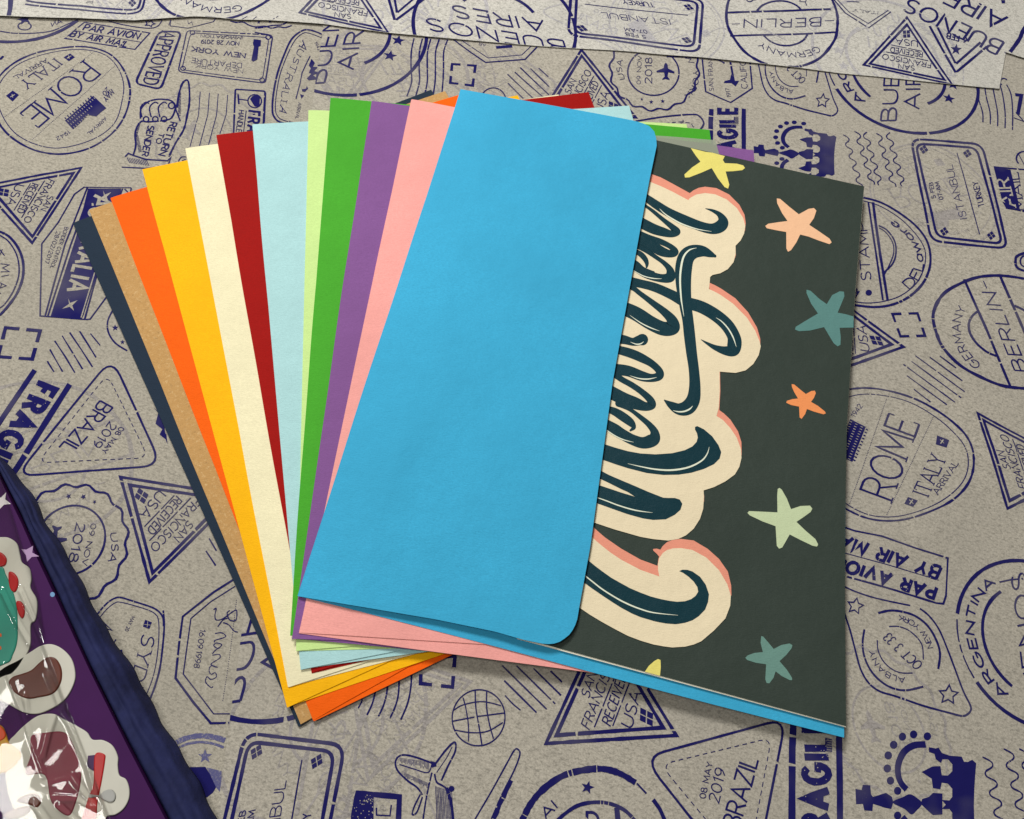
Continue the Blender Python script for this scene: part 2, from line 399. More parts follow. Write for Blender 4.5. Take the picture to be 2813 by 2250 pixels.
# --- motif: BUENOS AIRES seal
def circum(a, b, c):
    d = 2*(a[0]*(b[1]-c[1])+b[0]*(c[1]-a[1])+c[0]*(a[1]-b[1])); q = lambda p: p[0]**2+p[1]**2
    return ((q(a)*(b[1]-c[1])+q(b)*(c[1]-a[1])+q(c)*(a[1]-b[1]))/d, (q(a)*(c[0]-b[0])+q(b)*(a[0]-c[0])+q(c)*(b[0]-a[0]))/d)
def warc(c, r, a0, a1, w, gap=.05):
    n = max(5, int(abs(a1-a0)/6)); ribbon([(c[0]+r*math.cos(math.radians(a0+(a1-a0)*k/n)), c[1]+r*math.sin(math.radians(a0+(a1-a0)*k/n))) for k in range(n+1)], [w]*(n+1), 'ink', False, gap, .12)
BAC = []
def m_ba():
    X('c4'); c = D.W((1256,530)); BAC[:] = [c]
    r = 1.01*math.dist(c, D.W((1290,976))); sc = D.sc((1262,520)); pol = lambda p: (math.dist(c, D.W(p)), math.degrees(math.atan2(D.W(p)[1]-c[1], D.W(p)[0]-c[0])))
    warc(c, r, 215, 372, 18*sc); warc(c, r, 172, 212, 8*sc, .3); warc(c, r, 18, 168, 18*sc, .08)
    ri, ai = pol((1018,715)); warc(c, ri, ai % 360, 180-(ai % 360-180), 17*sc, .02)
    rj, aj = pol((1440,770)); warc(c, rj, aj, -aj, 17*sc, .02)
    for p0, p2, n_ in (((1206,892),(1096,892),'BUENOS'), ((1378,810),(1268,812),'AIRES')):
        a = D.W(p0); T(n_, p0, ('w', a[0], 2*c[1]-a[1]), p2, .105, sp=.2)
    ra, aa = pol((985,745)); pe = math.radians(180-(aa % 360-180)); TA('ARGENTINA', ('w', *c), (985,745), ('w', c[0]+ra*math.cos(pe), c[1]+ra*math.sin(pe)), 52, .20, True, False)
    rs, a_s = pol((1598,730))
    for k in (a_s, 0, -a_s):
        x, y = c[0]+rs*math.cos(math.radians(k)), c[1]+rs*math.sin(math.radians(k)); h = 42*sc
        G([('w', x+h*(1 if q % 2 == 0 else .42)*math.sin(q*math.pi/5), y+h*(1 if q % 2 == 0 else .42)*math.cos(q*math.pi/5)) for q in range(10)])
on('B'); ba = capture(m_ba); put(ba, 'B')
bc = BAC[0]; bu = (bc[0], bc[1]+30)
def ba_at(s, c, d):
    q = N(*c); r = N(*d); put(ba, s, rigid([bc, bu], [P(*q, SHEET[s]), P(*r, SHEET[s])]))
ba_at('C', ('c2',1778,200), ('c2',1478,151)); on('C'); put(capture(lambda: (X('c4'), T('BUENOS', (2005,312), (1318,-12), (1948,402), .105, sp=.2), T('AIRES', (2035,125), (1500,-135), (1972,220), .105, sp=.2))), 'C'); on('B')
put(ba, 'B', rigid([at('c4',1206,892,s='B'), at('c4',1206,480,s='B')], [at('c2',515,615,s='B'), at('c2',600,200,s='B')]))
put(ba, 'B', rigid([at('c4',1206,892,s='B'), at('c4',1206,480,s='B')], [at('c7',1778,848,s='B'), at('c7',1890,340,s='B')]))
put(ba, 'B', rigid([at('c4',1018,715,s='B'), at('c4',1018,325,s='B')], [at('cA',2062,742,s='B'), at('cA',1965,170,s='B')], True))
put(ba, 'A', rigid([bc, bu], [at('c1',120,-165), at('c1',420,-300)]))
# --- motif: BRAZIL rounded triangle
def m_bra():
    X('c6')
    rrect([(828,-262),(1195,535),(122,620)], 150, 13, gap=.05)
    rrect([(795,-140),(1098,478),(282,520)], 90, 5, dash=(30, 22))
    T('BRAZIL', (742,58), (440,405), (835,108), .10); T('2019', (812,212), (682,380), (868,242), .10); T('08 MAY', (886,250), (748,436), (922,262), .13)
on('A'); bra = capture(m_bra); put(bra, 'A')
put(bra, 'B', affine([at('c6',828,-262), at('c6',1195,535), at('c6',122,620)], [at('c9',1789,2279,s='B'), at('c9',985,1268,s='B'), at('c9',2045,978,s='B')]))
# --- motif: FRAGILE between two bars
def m_fra():
    X('cA')
    L([(450,1000),(440,1200),(438,1500),(436,2050)], 44, gap=.04, rough=.06); L([(786,1000),(786,1200),(790,1500),(792,2050)], 40, gap=.04, rough=.06)
    T('FRAGILE', (728,1950), (728,985), (500,1950), .19, sp=.36, bold=True, gap=.05)
    for i in range(12): L([(690+random.uniform(-8,8),1120+i*13),(730,1116+i*13)], 3, mat='paper', gap=0)
    for i in range(60): disc((random.uniform(505,725), random.uniform(1010,1940)), random.uniform(2,5), 'paper', n=5)
on('B'); fra = capture(m_fra); put(fra, 'B')
fq = [at('cA',728,1950,s='B'), at('cA',728,985,s='B'), at('cA',500,1950,s='B')]
put(fra, 'B', affine(fq, [at('c3',1690,1250,s='B'), at('c3',1690,800,s='B'), at('c3',1532,1250,s='B')]))
put(fra, 'A', affine(fq, [at('c5',262,1372), at('c5',-215,2090), at('c5',430,1440)]))
# --- motif: crown with beads
def m_cro():
    X('cA'); m = lambda q: [(x, 3224-y+(x-1400)*.06) for x, y in q]
    G([(905,1500),(950,1510),(960,1470),(1015,1475),(1020,1540),(1035,1560),(1130,1530),(1175,1560),(1185,1600),(1170,1650),(1120,1640),(1035,1612),(1030,1665),(970,1660),(960,1612),(910,1615)])
    G([(1180,1600),(1260,1560),(1310,1540),(1365,1570),(1400,1610),(1360,1660),(1320,1690),(1270,1650)], sm=True)
    half = [(1520,1195),(1545,1235),(1600,1255),(1690,1262),(1708,1300),(1735,1302),(1768,1285),(1797,1312),(1790,1400),(1784,1500),(1780,1650)]
    low = [(1545,1650),(1590,1600),(1622,1560),(1622,1500),(1590,1462),(1545,1455),(1535,1505),(1480,1495),(1470,1425),(1396,1376),(1475,1335),(1535,1332),(1545,1400),(1590,1402),(1622,1370),(1622,1320),(1590,1282),(1548,1283),(1540,1310),(1500,1282),(1490,1242),(1450,1228),(1448,1192),(1500,1202)]
    G(half+low); G(m(half+low))
    G([(1390,1612),(1400,1575),(1450,1560),(1480,1530),(1550,1535),(1550,1690),(1480,1695),(1440,1660)])
    for q in (lambda z: z, m):
        L(q([(1425,1172),(1335,1180),(1262,1230),(1222,1320),(1222,1400),(1245,1460),(1285,1505)]), 40, sm=True, gap=0, rough=.03)
        for x, y in q([(1437,1112),(1335,1098),(1252,1115),(1187,1175),(1147,1253),(1140,1350),(1163,1440),(1217,1515)]): disc((x, y), 28, ry=30)
on('B'); cro = capture(m_cro); put(cro, 'B')
put(cro, 'B', affine([at('cA',905,1560,s='B'), at('cA',1797,1312,s='B'), at('cA',1335,1098,s='B')], [at('c4',155,1105,s='B'), at('c4',768,1012,s='B'), at('c4',455,905,s='B')]))
# --- motif: scalloped NEW YORK airmail postmark
def m_ny():
    X('c3'); c = (1068,530); pts = []
    for i in range(88):
        a = 2*math.pi*i/88; r = 1+.035*math.sin(a*16); pts.append((1070+325*r*math.cos(a), 520+300*r*math.sin(a)))
    L(pts, 11, True, gap=.08, rough=.15)
    ell((1062,540), 190, 172, 9, gap=.08); T('09 NOV', (968,628), (975,420), (938,628), .12); T('2018', (1050,622), (1052,432), (1000,622), .13)
    G([(1155,465),(1168,482),(1170,510),(1218,535),(1218,548),(1172,540),(1166,572),(1182,590),(1180,598),(1152,590),(1128,597),(1128,588),(1146,572),(1140,540),(1086,542),(1084,530),(1138,508),(1142,482)])
    TA('USA', c, (848,590), (842,455), 34, .12, True, False); TA('NEW YORK', c, (1200,330), (1270,690), 34, .12, True, False, sp=.2)
    star((1045,762), 17); star((1130,755), 17); star((975,742), 12)
on('B'); ny = capture(m_ny); put(ny, 'B')
nc = at('c3',1066,535,s='B')
put(ny, 'A', affine([at('c3',848,590,s='B'), at('c3',1130,755,s='B'), nc], [at('c6',822,1040), at('c6',512,768), at('c6',525,1090)]))
on('B'); X('c9'); L([(1115,780),(1190,820),(1215,885),(1280,905),(1330,935),(1370,985)], 16, sm=True); L([(1490,1000),(1560,990),(1600,970),(1650,975),(1700,930)], 16, sm=True); star((1480,890), 26); star((1385,850), 18)
# --- motif: ALBANY lozenge
def m_alb():
    X('cA')
    L([(800,-10),(880,30),(1000,75),(1150,112),(1310,145)], 10, sm=True, gap=.03); L([(1380,168),(1450,225),(1520,320),(1580,460),(1640,620),(1700,780),(1750,880),(1755,920),(1730,950),(1690,962),(1600,940),(1400,885),(1200,815),(1090,780),(1010,720),(950,620),(910,480),(870,330),(825,200),(800,120)], 12, sm=True, gap=.03)
    L([(1075,200),(1160,182),(1250,190),(1350,225),(1440,300),(1500,400),(1528,500),(1515,615)], 15, sm=True); L([(975,320),(962,420),(975,520),(1020,620),(1090,700),(1180,755),(1280,772),(1405,745)], 13, sm=True)
    L([(1155,300),(1225,300),(1300,330),(1365,390),(1398,450),(1405,545)], 8, sm=True); L([(1070,400),(1075,470),(1110,550),(1170,610),(1240,642),(1325,645)], 8, sm=True)
    TA('ALBANY', (1230,475), (1268,668), (1042,478), 40, .13, True, False)
    TA('NEW YORK', (1225,480), (1482,455), (1228,220), 40, .12, False, True)
    T('OCT 3 33', (1402,578), (1160,345), (1350,622), .10)
    star((905,148), 60, 12, outline=8, inner=.5); star((1590,805), 72, 5, outline=9, inner=.5)
on('B'); alb = capture(m_alb); put(alb, 'B')
put(alb, 'B', affine([at('cA',1590,805,s='B'), at('cA',1255,695,s='B'), at('cA',1035,495,s='B')], [at('c4',665,745,s='B'), at('c4',435,678,s='B'), at('c4',288,542,s='B')]))
# --- corner brackets, wavy and straight cancellation lines
def brackets(q, w, f=.36):
    for i in range(4):
        a, b, c = q[i-1], q[i], q[(i+1) % 4]
        L([(b[0]+(a[0]-b[0])*f, b[1]+(a[1]-b[1])*f), b, (b[0]+(c[0]-b[0])*f, b[1]+(c[1]-b[1])*f)], w, gap=0, rough=.12)
def rows(a, b, w, **k):
    for p, q in zip(a, b): L([p, ((p[0]+q[0])/2+random.uniform(-3,3), (p[1]+q[1])/2+random.uniform(-3,3)), q], w, gap=.04, rough=.3, **k)
def allB():
    X('c2'); brackets([(1460,472),(1632,486),(1612,634),(1446,612)], 15)
    for k in range(5): L([(1178+k*62,282+k*3),(1158+k*60,380),(1156+k*60,500),(1160+k*58,600),(1125+k*64,708+k*3)], 8, sm=True, gap=.03, rough=.2)
    X('c3')
    for a, b in (((215,502),(285,567)), ((155,505),(292,642)), ((78,498),(290,702)), ((38,532),(250,722)), ((-16,548),(185,738)), ((-12,615),(100,728))): L([a, b], 7, gap=.04, rough=.3)
    X('c2'); ell((1765,742), 92, 92, 7, 180, 360)
    L([(1465,288),(1600,388),(1708,462),(2000,438),(2090,345)], 8); L([(1520,290),(1725,428),(1975,405),(2045,340)], 5); T('AR', (1712,325), (1660,310), (1708,345), .1); L([(1785,350),(1905,340)], 20)
    X('c3')
    L([(1425,440),(1450,680),(1635,760),(1795,655),(1775,430)], 9, gap=.08)
    T('SAN FRAN', (1510,672), (1500,440), (1478,675), .10); T('CALIFO', (1760,655), (1745,445), (1715,655), .10)
    G([(1590,600),(1630,590),(1640,545),(1655,600),(1698,598),(1690,612),(1672,640),(1640,615),(1585,615)]); L([(1632,460),(1660,600)], 12); T('1917', (1640,720), (1625,655), (1610,720), .1)
    L([(930,905),(1150,868),(1350,848),(1405,862),(1435,905),(1428,935),(1410,960)], 11, sm=True); L([(1150,918),(1250,905),(1340,912),(1370,960)], 5, dash=(28, 18)); T('L 08', (1240,932),(1290,905),(1236,918),.12)
    L([(1160,420),(1350,425),(1520,440),(1590,470)], 10, sm=True, rough=.3)
    X('c4')
    for k in range(5):
        x0 = [825,910,985,1070,1150][k]; y0 = [995,970,975,985,980][k]; pts = []
        for i in range(19): pts.append((x0+i*6.4+(22 if i % 4 in (1,2) else -8)*(1 if (k % 2) else -1)*(-1 if k == 0 else 1)+ (5 if k == 4 else 0), y0+i*22))
        L(pts, 7, sm=True, gap=.07, rough=.25)
    for k in range(5): L([(1795+k*58,505+k*30),(1812+k*62,700),(1848+k*56,830),(1850+k*55,905+k*14)], 7, sm=True, gap=.05)
    L([(1905,330),(1955,300),(1988,332),(1960,390),(1905,480),(1905,560),(1935,655)], 12, sm=True, gap=.12); ell((2005,605), 26, 26, 9, 120, 330); T('L', (2135,705), (2090,700), (2110,845), .12); T('L', (2155,900),(2095,830),(2080,870),.1)
    G([(1925,1240),(2050,1262),(2115,1555),(2010,1545),(1985,1500)]); L([(1925,1240),(2250,1270),(2320,1600),(2010,1548)], 10)
    T('AIR', (2082,1535), (2032,1330), (1990,1538), .14, True, mat='paper'); T('MAIL', (2150,1560), (2105,1280), (2088,1565), .12, True)
    ell((2155,1180), 60, 55, 10, 120, 260, rot=20); L([(2110,1140),(2155,1230)], 5)
    X('cB')
    L([(880,-2),(970,8),(1100,45),(1230,120),(1350,215),(1430,320),(1460,430),(1452,540),(1400,650),(1300,745),(1180,800),(1050,818),(900,803)], 14, sm=True, gap=.03)
    L([(880,22),(970,32),(1100,75),(1240,165),(1340,265),(1400,350),(1425,430),(1410,540),(1350,650),(1240,735),(1120,775),(1000,788),(900,778)], 6, sm=True, gap=.05)
    L([(1003,42),(1040,300),(1075,540),(1110,768)], 12); L([(1038,42),(1060,220),(1090,440),(1145,770)], 16)
    L([(1078,215),(1140,250),(1195,330),(1205,420),(1180,500),(1115,565)], 10, sm=True); L([(1080,232),(1130,265),(1180,340),(1188,420),(1160,500),(1120,580)], 7, sm=True)
    T('STAMP', (1022,618), (992,195), (950,620), .10); disc((1005,712), 24, ry=22); T('F', (935,700),(930,650),(908,745),.16)
    TA('DELaware', (1060,420), (1278,655), (1195,148), 66, .13, False, True)
    brackets([(1180,870),(1365,865),(1420,1032),(1240,1035)], 16)
    for a, b in (((1530,1182),(1650,1270)), ((1455,1190),(1697,1365)), ((1350,1178),(1715,1445)), ((1322,1220),(1690,1490)), ((1262,1242),(1645,1522)), ((1288,1325),(1585,1540)), ((1340,1425),(1465,1520))): L([a, b], 8, gap=.04, rough=.3)
    L([(2250,400),(2110,440),(2085,480),(2110,540),(2250,580)], 16, sm=True); ell((2150,485), 30, 38, 10)
    X('cC')
    L([(815,990),(900,1020),(1100,1060),(1350,1150),(1590,1222),(1575,1500),(1555,1560),(1500,1555),(1200,1460),(815,1350)], 12, gap=.12, rough=.2); L([(815,1180),(1100,1260),(1520,1385)], 6, gap=.1)
    T('BY AIR MAIL', (1540,1290), (700,1010), (1500,1375), .20, sp=.24, gap=.05); T('PAR AVION', (1505,1440), (770,1215), (1478,1520), .25, sp=.26, gap=.05)
    for i in range(60): disc((random.uniform(830,1540), random.uniform(1060,1500)), random.uniform(1.5,4), 'paper', n=5)
    X('cA'); L([(1975,-30),(2060,-48),(2150,-55)], 10)
    for k in range(4):
        x0 = [1870,2025,2140,2250][k]; pts = [(x0+(28 if i % 4 in (1,2) else -28)+i*8, 1205+i*36+(60 if k == 0 else 0)) for i in range(18)]
        L(pts, 10, sm=True, gap=.08, rough=.25)
    X('c8')
    brackets([(1232,530),(1480,520),(1462,748),(1226,722)], 24, .36)
    L([(1160,600),(1155,740),(1130,870),(1080,990)], 11, sm=True); L([(1070,660),(1062,800),(1040,890),(1000,980)], 11, sm=True)
    L([(985,700),(975,800),(950,890),(915,965)], 11, sm=True); L([(895,770),(870,870),(830,955)], 11, sm=True); L([(800,820),(790,860),(765,905)], 9)
    ell((1655,975), 195, 208, 9, rot=10, gap=.06)
    L([(1465,1000),(1650,965),(1845,940)], 9); L([(1470,920),(1540,880),(1680,855),(1820,885)], 8, sm=True); L([(1475,1065),(1600,1085),(1720,1075),(1835,1010)], 8, sm=True)
    L([(1540,825),(1560,900),(1580,1030),(1580,1150)], 8, sm=True); L([(1630,770),(1635,900),(1660,1050),(1680,1180)], 9, sm=True); L([(1715,780),(1715,900),(1735,1020),(1765,1130)], 9, sm=True)
    X('c9')
    for a, b in (((300,630),(385,712)), ((175,612),(378,810)), ((50,592),(335,872)), ((-56,590),(272,912)), ((-41,700),(198,938))): L([a, b], 10, gap=.04, rough=.25)
    X('c8'); L([(1850,810),(1910,875),(1965,920)], 9, gap=.2)
    # biplane
    L([(1310,1310),(1200,1270),(1110,1250),(1060,1265),(1040,1310),(1060,1370),(1130,1440),(1200,1490),(1240,1545)], 12, sm=True); L([(1070,1320),(1180,1355),(1280,1380),(1310,1320)], 8, sm=True)
    L([(1315,1345),(1400,1230),(1460,1165),(1485,1165),(1480,1230),(1430,1330),(1380,1440)], 13, sm=True); L([(1345,1380),(1420,1270),(1460,1190)], 6); L([(1330,1390),(1345,1450),(1385,1475),(1420,1500)], 12, sm=True)
    for i in range(22): x = 1075+i*10; L([(x,1270+i*1.5),(x+3,1300+i*2.5+random.uniform(-8,8))], 4)
    for i in range(20): x = 1110+i*9; L([(x,1380+i*4),(x+2,1410+i*4+random.uniform(-6,14))], 4)
    G([(1300,1295),(1340,1305),(1345,1335),(1310,1340)]); disc((1455,1500), 22); L([(1420,1500),(1455,1500)], 18)
    L([(1310,1380),(1270,1560),(1245,1724)], 10, sm=True); L([(1420,1500),(1455,1620),(1470,1800)], 20, sm=True, rough=.2); L([(1225,1540),(1180,1630),(1165,1690),(1200,1670),(1240,1560)], 10, sm=True)
    for i in range(13): x = 1335+i*10; L([(x,1480+i*3),(x+8,1600+random.uniform(-30,60)),(x+12,1724)], 4.5)
    L([(1630,1724),(1750,1520),(1860,1320),(1920,1215),(1950,1212),(1960,1250),(1920,1360),(1830,1540),(1750,1724)], 11, sm=True); L([(1900,1440),(1840,1560),(1770,1724)], 26, sm=True, rough=.3)
    # solid block box
    G([(735,1560),(745,1525),(880,1535),(878,1800),(705,1800),(712,1690)]); L([(745,1530),(1070,1560),(1060,1800)], 34, rough=.12); L([(900,1640),(900,1700)], 10); T('L', (1000,1700), (905,1695), (1010,1620), .12)
    for i in range(40): disc((random.uniform(715,875), random.uniform(1540,1724)), random.uniform(2,6), 'paper', n=5)
    # DUBAI ring
    X('c9')
    L([(90,1740),(150,1620),(240,1510),(390,1405),(560,1360),(700,1355),(820,1390),(930,1455)], 42, sm=True, gap=.08, rough=.14); L([(940,1460),(1010,1535)], 12, gap=.2)
    L([(1060,1580),(1110,1650),(1150,1740)], 34, rough=.25)
    L([(330,1760),(400,1690),(500,1625),(620,1600),(740,1610),(850,1660),(930,1740)], 24, sm=True); star((575,1490), 52, 15)
    T('AI', (270,1730), (355,1640), (222,1672), .14); T('D', (570,1800), (655,1800), (570,1675), .16); L([(790,1640),(800,1740)], 34)
    # faint V stroke ends and specks
on('B'); put(capture(allB), 'B')
def allA():
    X('c1')
    L([(0,230),(100,243),(240,242),(380,225),(480,185),(590,140)], 8, sm=True, gap=.15); ell((180,190), 48, 28, 8, -60, 250); T('AN', (460,165),(385,190),(450,140),.16)
    L([(625,165),(1110,248),(1000,370),(480,283),(625,165)], 7, gap=.15, rough=.2); L([(560,228),(1050,318)], 4)
    T('PAR AVION', (612,222), (1020,292), (640,180), .16, sp=.22); T('BY AIR MAIL', (515,268), (935,352), (545,230), .15, sp=.22)
    rrect([(1180,235),(1345,240),(1190,665),(1000,620)], 45, 12, rough=.2); T('APPROVED', (1200,235), (1058,618), (1300,250), .10, True, sp=.2, rough=.3)
    for i in range(9): L([(1225+i*6,250+i*40),(1250,260+i*40)], 3, mat='paper', gap=0)
    rrect([(1385,228),(2020,265),(1965,620),(1318,532)], 30, 7, gap=.14); rrect([(1412,245),(1992,283),(1942,598),(1345,518)], 40, 5, gap=.14)
    for p in ((1425,245),(1985,282),(1940,595),(1355,508)): ell(p, 17, 15, 6)
    T('NEW YORK', (1818,400), (1425,348), (1812,432), .16, True, sp=.2); T('NOV 28 2019', (1770,312), (1492,295), (1768,340), .14)
    T('IMMIGRATION', (1795,275), (1488,258), (1792,295), .12); T('DEPARTURE', (1790,470), (1420,430), (1786,505), .08); T('NEW YORK', (1800,515), (1450,470), (1796,545), .07)
    G([(1878,295),(1932,302),(1930,345),(1915,350),(1905,445),(1875,460),(1860,450),(1880,350),(1872,330)])
    # pointing hand
    L([(1040,880),(1045,810),(1090,760),(1150,740),(1215,738),(1270,750),(1300,785),(1300,815)], 10, sm=True)
    for cx in (1082,1150,1215): L([(cx-30,870),(cx-42,800),(cx-5,760),(cx+22,770)], 8, sm=True); ell((cx,885), 20, 19, 8)
    ell((1270,785), 22, 22, 8); L([(1300,800),(1280,860),(1240,890),(1100,905),(1050,900),(1015,940),(1000,1000),(1005,1080),(985,1150)], 10, sm=True)
    L([(1310,800),(1325,700),(1350,620),(1385,595),(1400,640),(1402,760),(1385,860),(1360,960),(1300,1060),(1250,1160)], 11, sm=True, rough=.25); L([(1300,810),(1320,860),(1335,900)], 8)
    for i in range(16): L([(1322-i*.3,700+i*11),(1342-i*.3,690+i*11)], 4)
    for i in range(14): L([(1000+i*2,1010+i*9),(1024+i*2,1002+i*9)], 4); L([(1040-i*2,920+i*7),(1020-i*2,915+i*7)], 4)
    L([(925,1160),(950,1135),(985,1150),(1080,1180),(1240,1190),(1265,1165),(1245,1220)], 10); L([(900,1235),(1080,1245),(1240,1225)], 8)
    for i in range(12): L([(940+i*13,1165+i*2),(960+i*13,1205+i*2)], 4)
    T('RETURN', (1262,905), (1175,1145), (1310,915), .18); T('TO', (1180,985), (1152,1058), (1216,995), .18); T('SENDER', (1098,930), (1048,1150), (1142,940), .18)
    for k, (x, b) in enumerate(((1482,1085),(1550,1090),(1615,1085),(1685,990))): L([(x,680+k*8),(x-12,850),(x-75*(b-680)/400,b)], 4.5, gap=.06)
    # glass FRAGILE label
    rrect([(1742,662),(1962,678),(1940,1060),(1725,1060)], 12, 10, gap=.1); ell((1885,750), 50, 48, 8); G([(1850,735),(1885,790),(1920,790),(1925,715),(1905,700),(1870,712)]); L([(1840,745),(1765,735)], 8); L([(1762,700),(1768,772)], 10)
    T('FRAGILE', (1838,820), (1812,1160), (1920,830), .2, sp=.3); T('HANDLE WITH', (1768,815), (1730,1100), (1806,820), .14); L([(1822,820),(1800,990)], 5)
    L([(1250,190),(1265,150),(1260,195),(1390,212),(1580,165),(1605,130)], 5, gap=.1); T('N', (1425,190),(1395,180),(1420,165),.1)
    L([(780,150),(880,178),(1020,205),(1120,212),(1170,195),(1200,155)], 6, sm=True); L([(830,150),(930,130),(1060,128),(1200,150)], 9, sm=True); star((1110,178), 38, 20, outline=6, inner=.55, sy=.6)
    L([(1705,160),(1750,172),(1800,170),(1850,195),(1900,205),(1960,200),(2010,215),(2060,205),(2110,210),(2160,195)], 8, sm=True)
    star((1845,155), 14); star((1915,172), 14); star((2000,165), 16)
    L([(0,440),(25,415)], 14)
    # AUSTRALIA arch
    X('c2')
    L([(520,270),(470,245),(400,225),(345,235),(270,300),(210,430),(165,560),(138,700),(130,800),(140,860),(190,905),(330,925),(520,950)], 10, sm=True, gap=.08); L([(520,292),(400,250),(350,255),(290,315),(230,440),(185,565),(160,700),(152,800),(165,855),(210,890),(330,915),(520,935)], 4.5, sm=True, gap=.1)
    for s, p0, p1, p2 in (('A',(355,305),(330,345),(392,352)),('U',(328,362),(305,402),(362,385)),('S',(298,420),(280,462),(330,448)),('T',(272,478),(255,525),(312,500)),('R',(240,545),(228,590),(282,570)),('A',(220,608),(210,655),(262,640)),('L',(202,680),(198,720),(248,690)),('I',(196,745),(194,752),(238,752)),('A',(190,780),(185,822),(236,818))):
        T(s, p0, p1, p2, .085, True)
    L([(410,420),(385,470),(350,545),(332,640)], 6); G([(420,440),(445,470),(430,500),(470,500),(440,530),(480,545),(430,560),(470,590),(400,600),(385,585),(420,550),(400,545),(415,510),(400,490)]); L([(305,735),(330,640)], 6); G([(345,640),(350,665),(380,660),(385,640),(395,660),(370,685),(350,680)])
    G([(335,700),(365,710),(345,735)]); T('ARRIVAL', (322,760), (300,880), (345,765), .1); T('1942', (440,320),(470,380),(460,310),.1)
    L([(0,215),(60,210),(130,195),(200,190),(260,160),(300,158)], 8, sm=True); L([(0,245),(100,262),(130,290),(110,420),(78,610)], 7, gap=.12)
    L([(80,690),(68,930)], 9)
    X('c1'); L([(1320,1195),(1340,1165),(1375,1160)], 7, sm=True); L([(1345,1190),(1375,1178)], 5)
    # AUSTRALIA ribbon badge
    X('c5')
    G([(650,-62),(895,-62),(880,30),(615,880),(600,905),(375,888),(560,300)])
    L([(625,-75),(550,-20),(430,190),(310,350),(298,885),(640,908),(665,905),(800,720)], 8, gap=.02); L([(645,-70),(480,350),(335,885)], 9, gap=0); L([(672,-60),(520,360),(355,885)], 9, gap=0)
    L([(735,500),(625,908)], 10, gap=0); L([(700,560),(600,895)], 8, mat='paper', gap=0); L([(625,-72),(970,-68)], 6); L([(920,-60),(960,-20),(970,-66)], 8); L([(905,-62),(880,10)], 8)
    T('AUSTRALIA', (684,-15), (482,688), (835,10), .16, mat='paper', sp=.26, bold=True)
    for c, r in (((772,-6),46),((516,800),52)):
        G([(c[0]-r*1.1,c[1]+r*.6),(c[0]-r*.1,c[1]-r*.1),(c[0]-r*.2,c[1]-r*.9),(c[0]+r*.05,c[1]-r*.25),(c[0]+r*1.1,c[1]-r*.65),(c[0]+r*.35,c[1]+r*.1),(c[0]+r*.6,c[1]+r*.85),(c[0]+r*.0,c[1]+r*.3)], 'paper')
    T('BORDER CONTROL', (478,222), (370,530), (504,228), .11); T('28/02/2017', (418,255), (330,490), (446,262), .11)
    L([(0,262),(70,300),(135,380),(172,480),(172,600),(130,720),(60,820),(0,885)], 15, sm=True); L([(0,290),(60,330),(115,410),(142,500),(140,600),(100,710),(40,800),(0,830)], 8, sm=True)
    for s, p0, p1, p2 in (('I',(0,430),(0,445),(20,385)),('M',(5,500),(8,560),(70,505)),('I',(12,590),(13,600),(70,580)),('A',(0,640),(-20,690),(60,640)),('M',(-40,700),(-60,760),(10,715))): T(s, p0, p1, p2, .09)
    L([(0,395),(35,440)], 6)
    brackets([(45,975),(298,995),(240,1205),(-12,1188)], 22, .40)
    rows([(352,1220),(370,1132),(405,1068),(460,1030),(515,1005),(588,995)], [(402,1300),(465,1298),(555,1305),(612,1278),(685,1262),(710,1190)], 8); L([(668,1012),(740,1100)], 7, gap=.3)
    L([(830,840),(795,920),(800,1000),(850,1080),(940,1140)], 10, sm=True); star((850,968), 26); star((905,1075), 18)
    G([(1135,1560),(1170,1600),(1150,1680),(1200,1720),(1180,1760),(1230,1800),(1215,1700),(1180,1600)])
    X('c6'); L([(1545,1072),(1600,1165)], 9); L([(1522,1165),(1595,1275)], 10); G([(1205,290),(1230,300),(1240,380),(1215,320)])
    # SYD shield
    L([(715,1645),(790,1560),(850,1520),(900,1515),(1000,1545),(1110,1580),(1170,1612),(1205,1660),(1210,1724)], 11, sm=True, gap=.06)
    X('c7'); L([(1208,180),(1215,300),(1200,480),(1180,620),(1140,760),(1095,870)], 12, sm=True, gap=.05)
    L([(735,240),(790,175),(850,128),(900,122),(1060,165),(1140,200),(1172,250),(1175,380),(1160,540),(1130,680),(1085,800)], 6, sm=True, gap=.05)
    T('SYDNEY', (1058,350), (880,1060), (1146,385), .085, True, sp=.2); T('A', (760,262), (745,300), (838,310), .08); G([(1075,250),(1125,268),(1105,318),(1058,300)])
    for a in ((1095,262,1090,305),(1070,285,1118,290)): L([a[:2], a[2:]], 4, mat='paper', gap=0)
    T('MAY 20', (975,225), (925,330), (1000,230), .1); G([(862,480),(905,470),(915,520),(890,560),(850,540)]); G([(900,555),(920,560),(905,580)]); L([(820,460),(860,395)], 8); L([(770,330),(800,360)], 10)
    # FRANCE hexagon
    L([(1730,-50),(1580,45),(1352,225),(1325,420),(1298,680),(1430,860),(1560,1015),(1700,1012)], 13, gap=.07); L([(1740,0),(1560,115),(1412,240),(1385,430),(1355,650),(1470,800),(1580,945),(1700,945)], 7, gap=.04)
    L([(1750,100),(1720,350),(1680,640),(1645,860)], 4, dash=(7, 9))
    T('16.09.1998', (1480,318), (1432,600), (1520,325), .1)
    def script(*ps): L(list(ps), 6.5, sm=True, gap=0, rough=.3)
    script((1580,175),(1600,165),(1590,215),(1600,250),(1650,240),(1720,190),(1750,180),(1745,250),(1700,250),(1680,200),(1700,180)); script((1610,300),(1650,250),(1690,235)); script((1650,270),(1690,285),(1730,330),(1760,340))
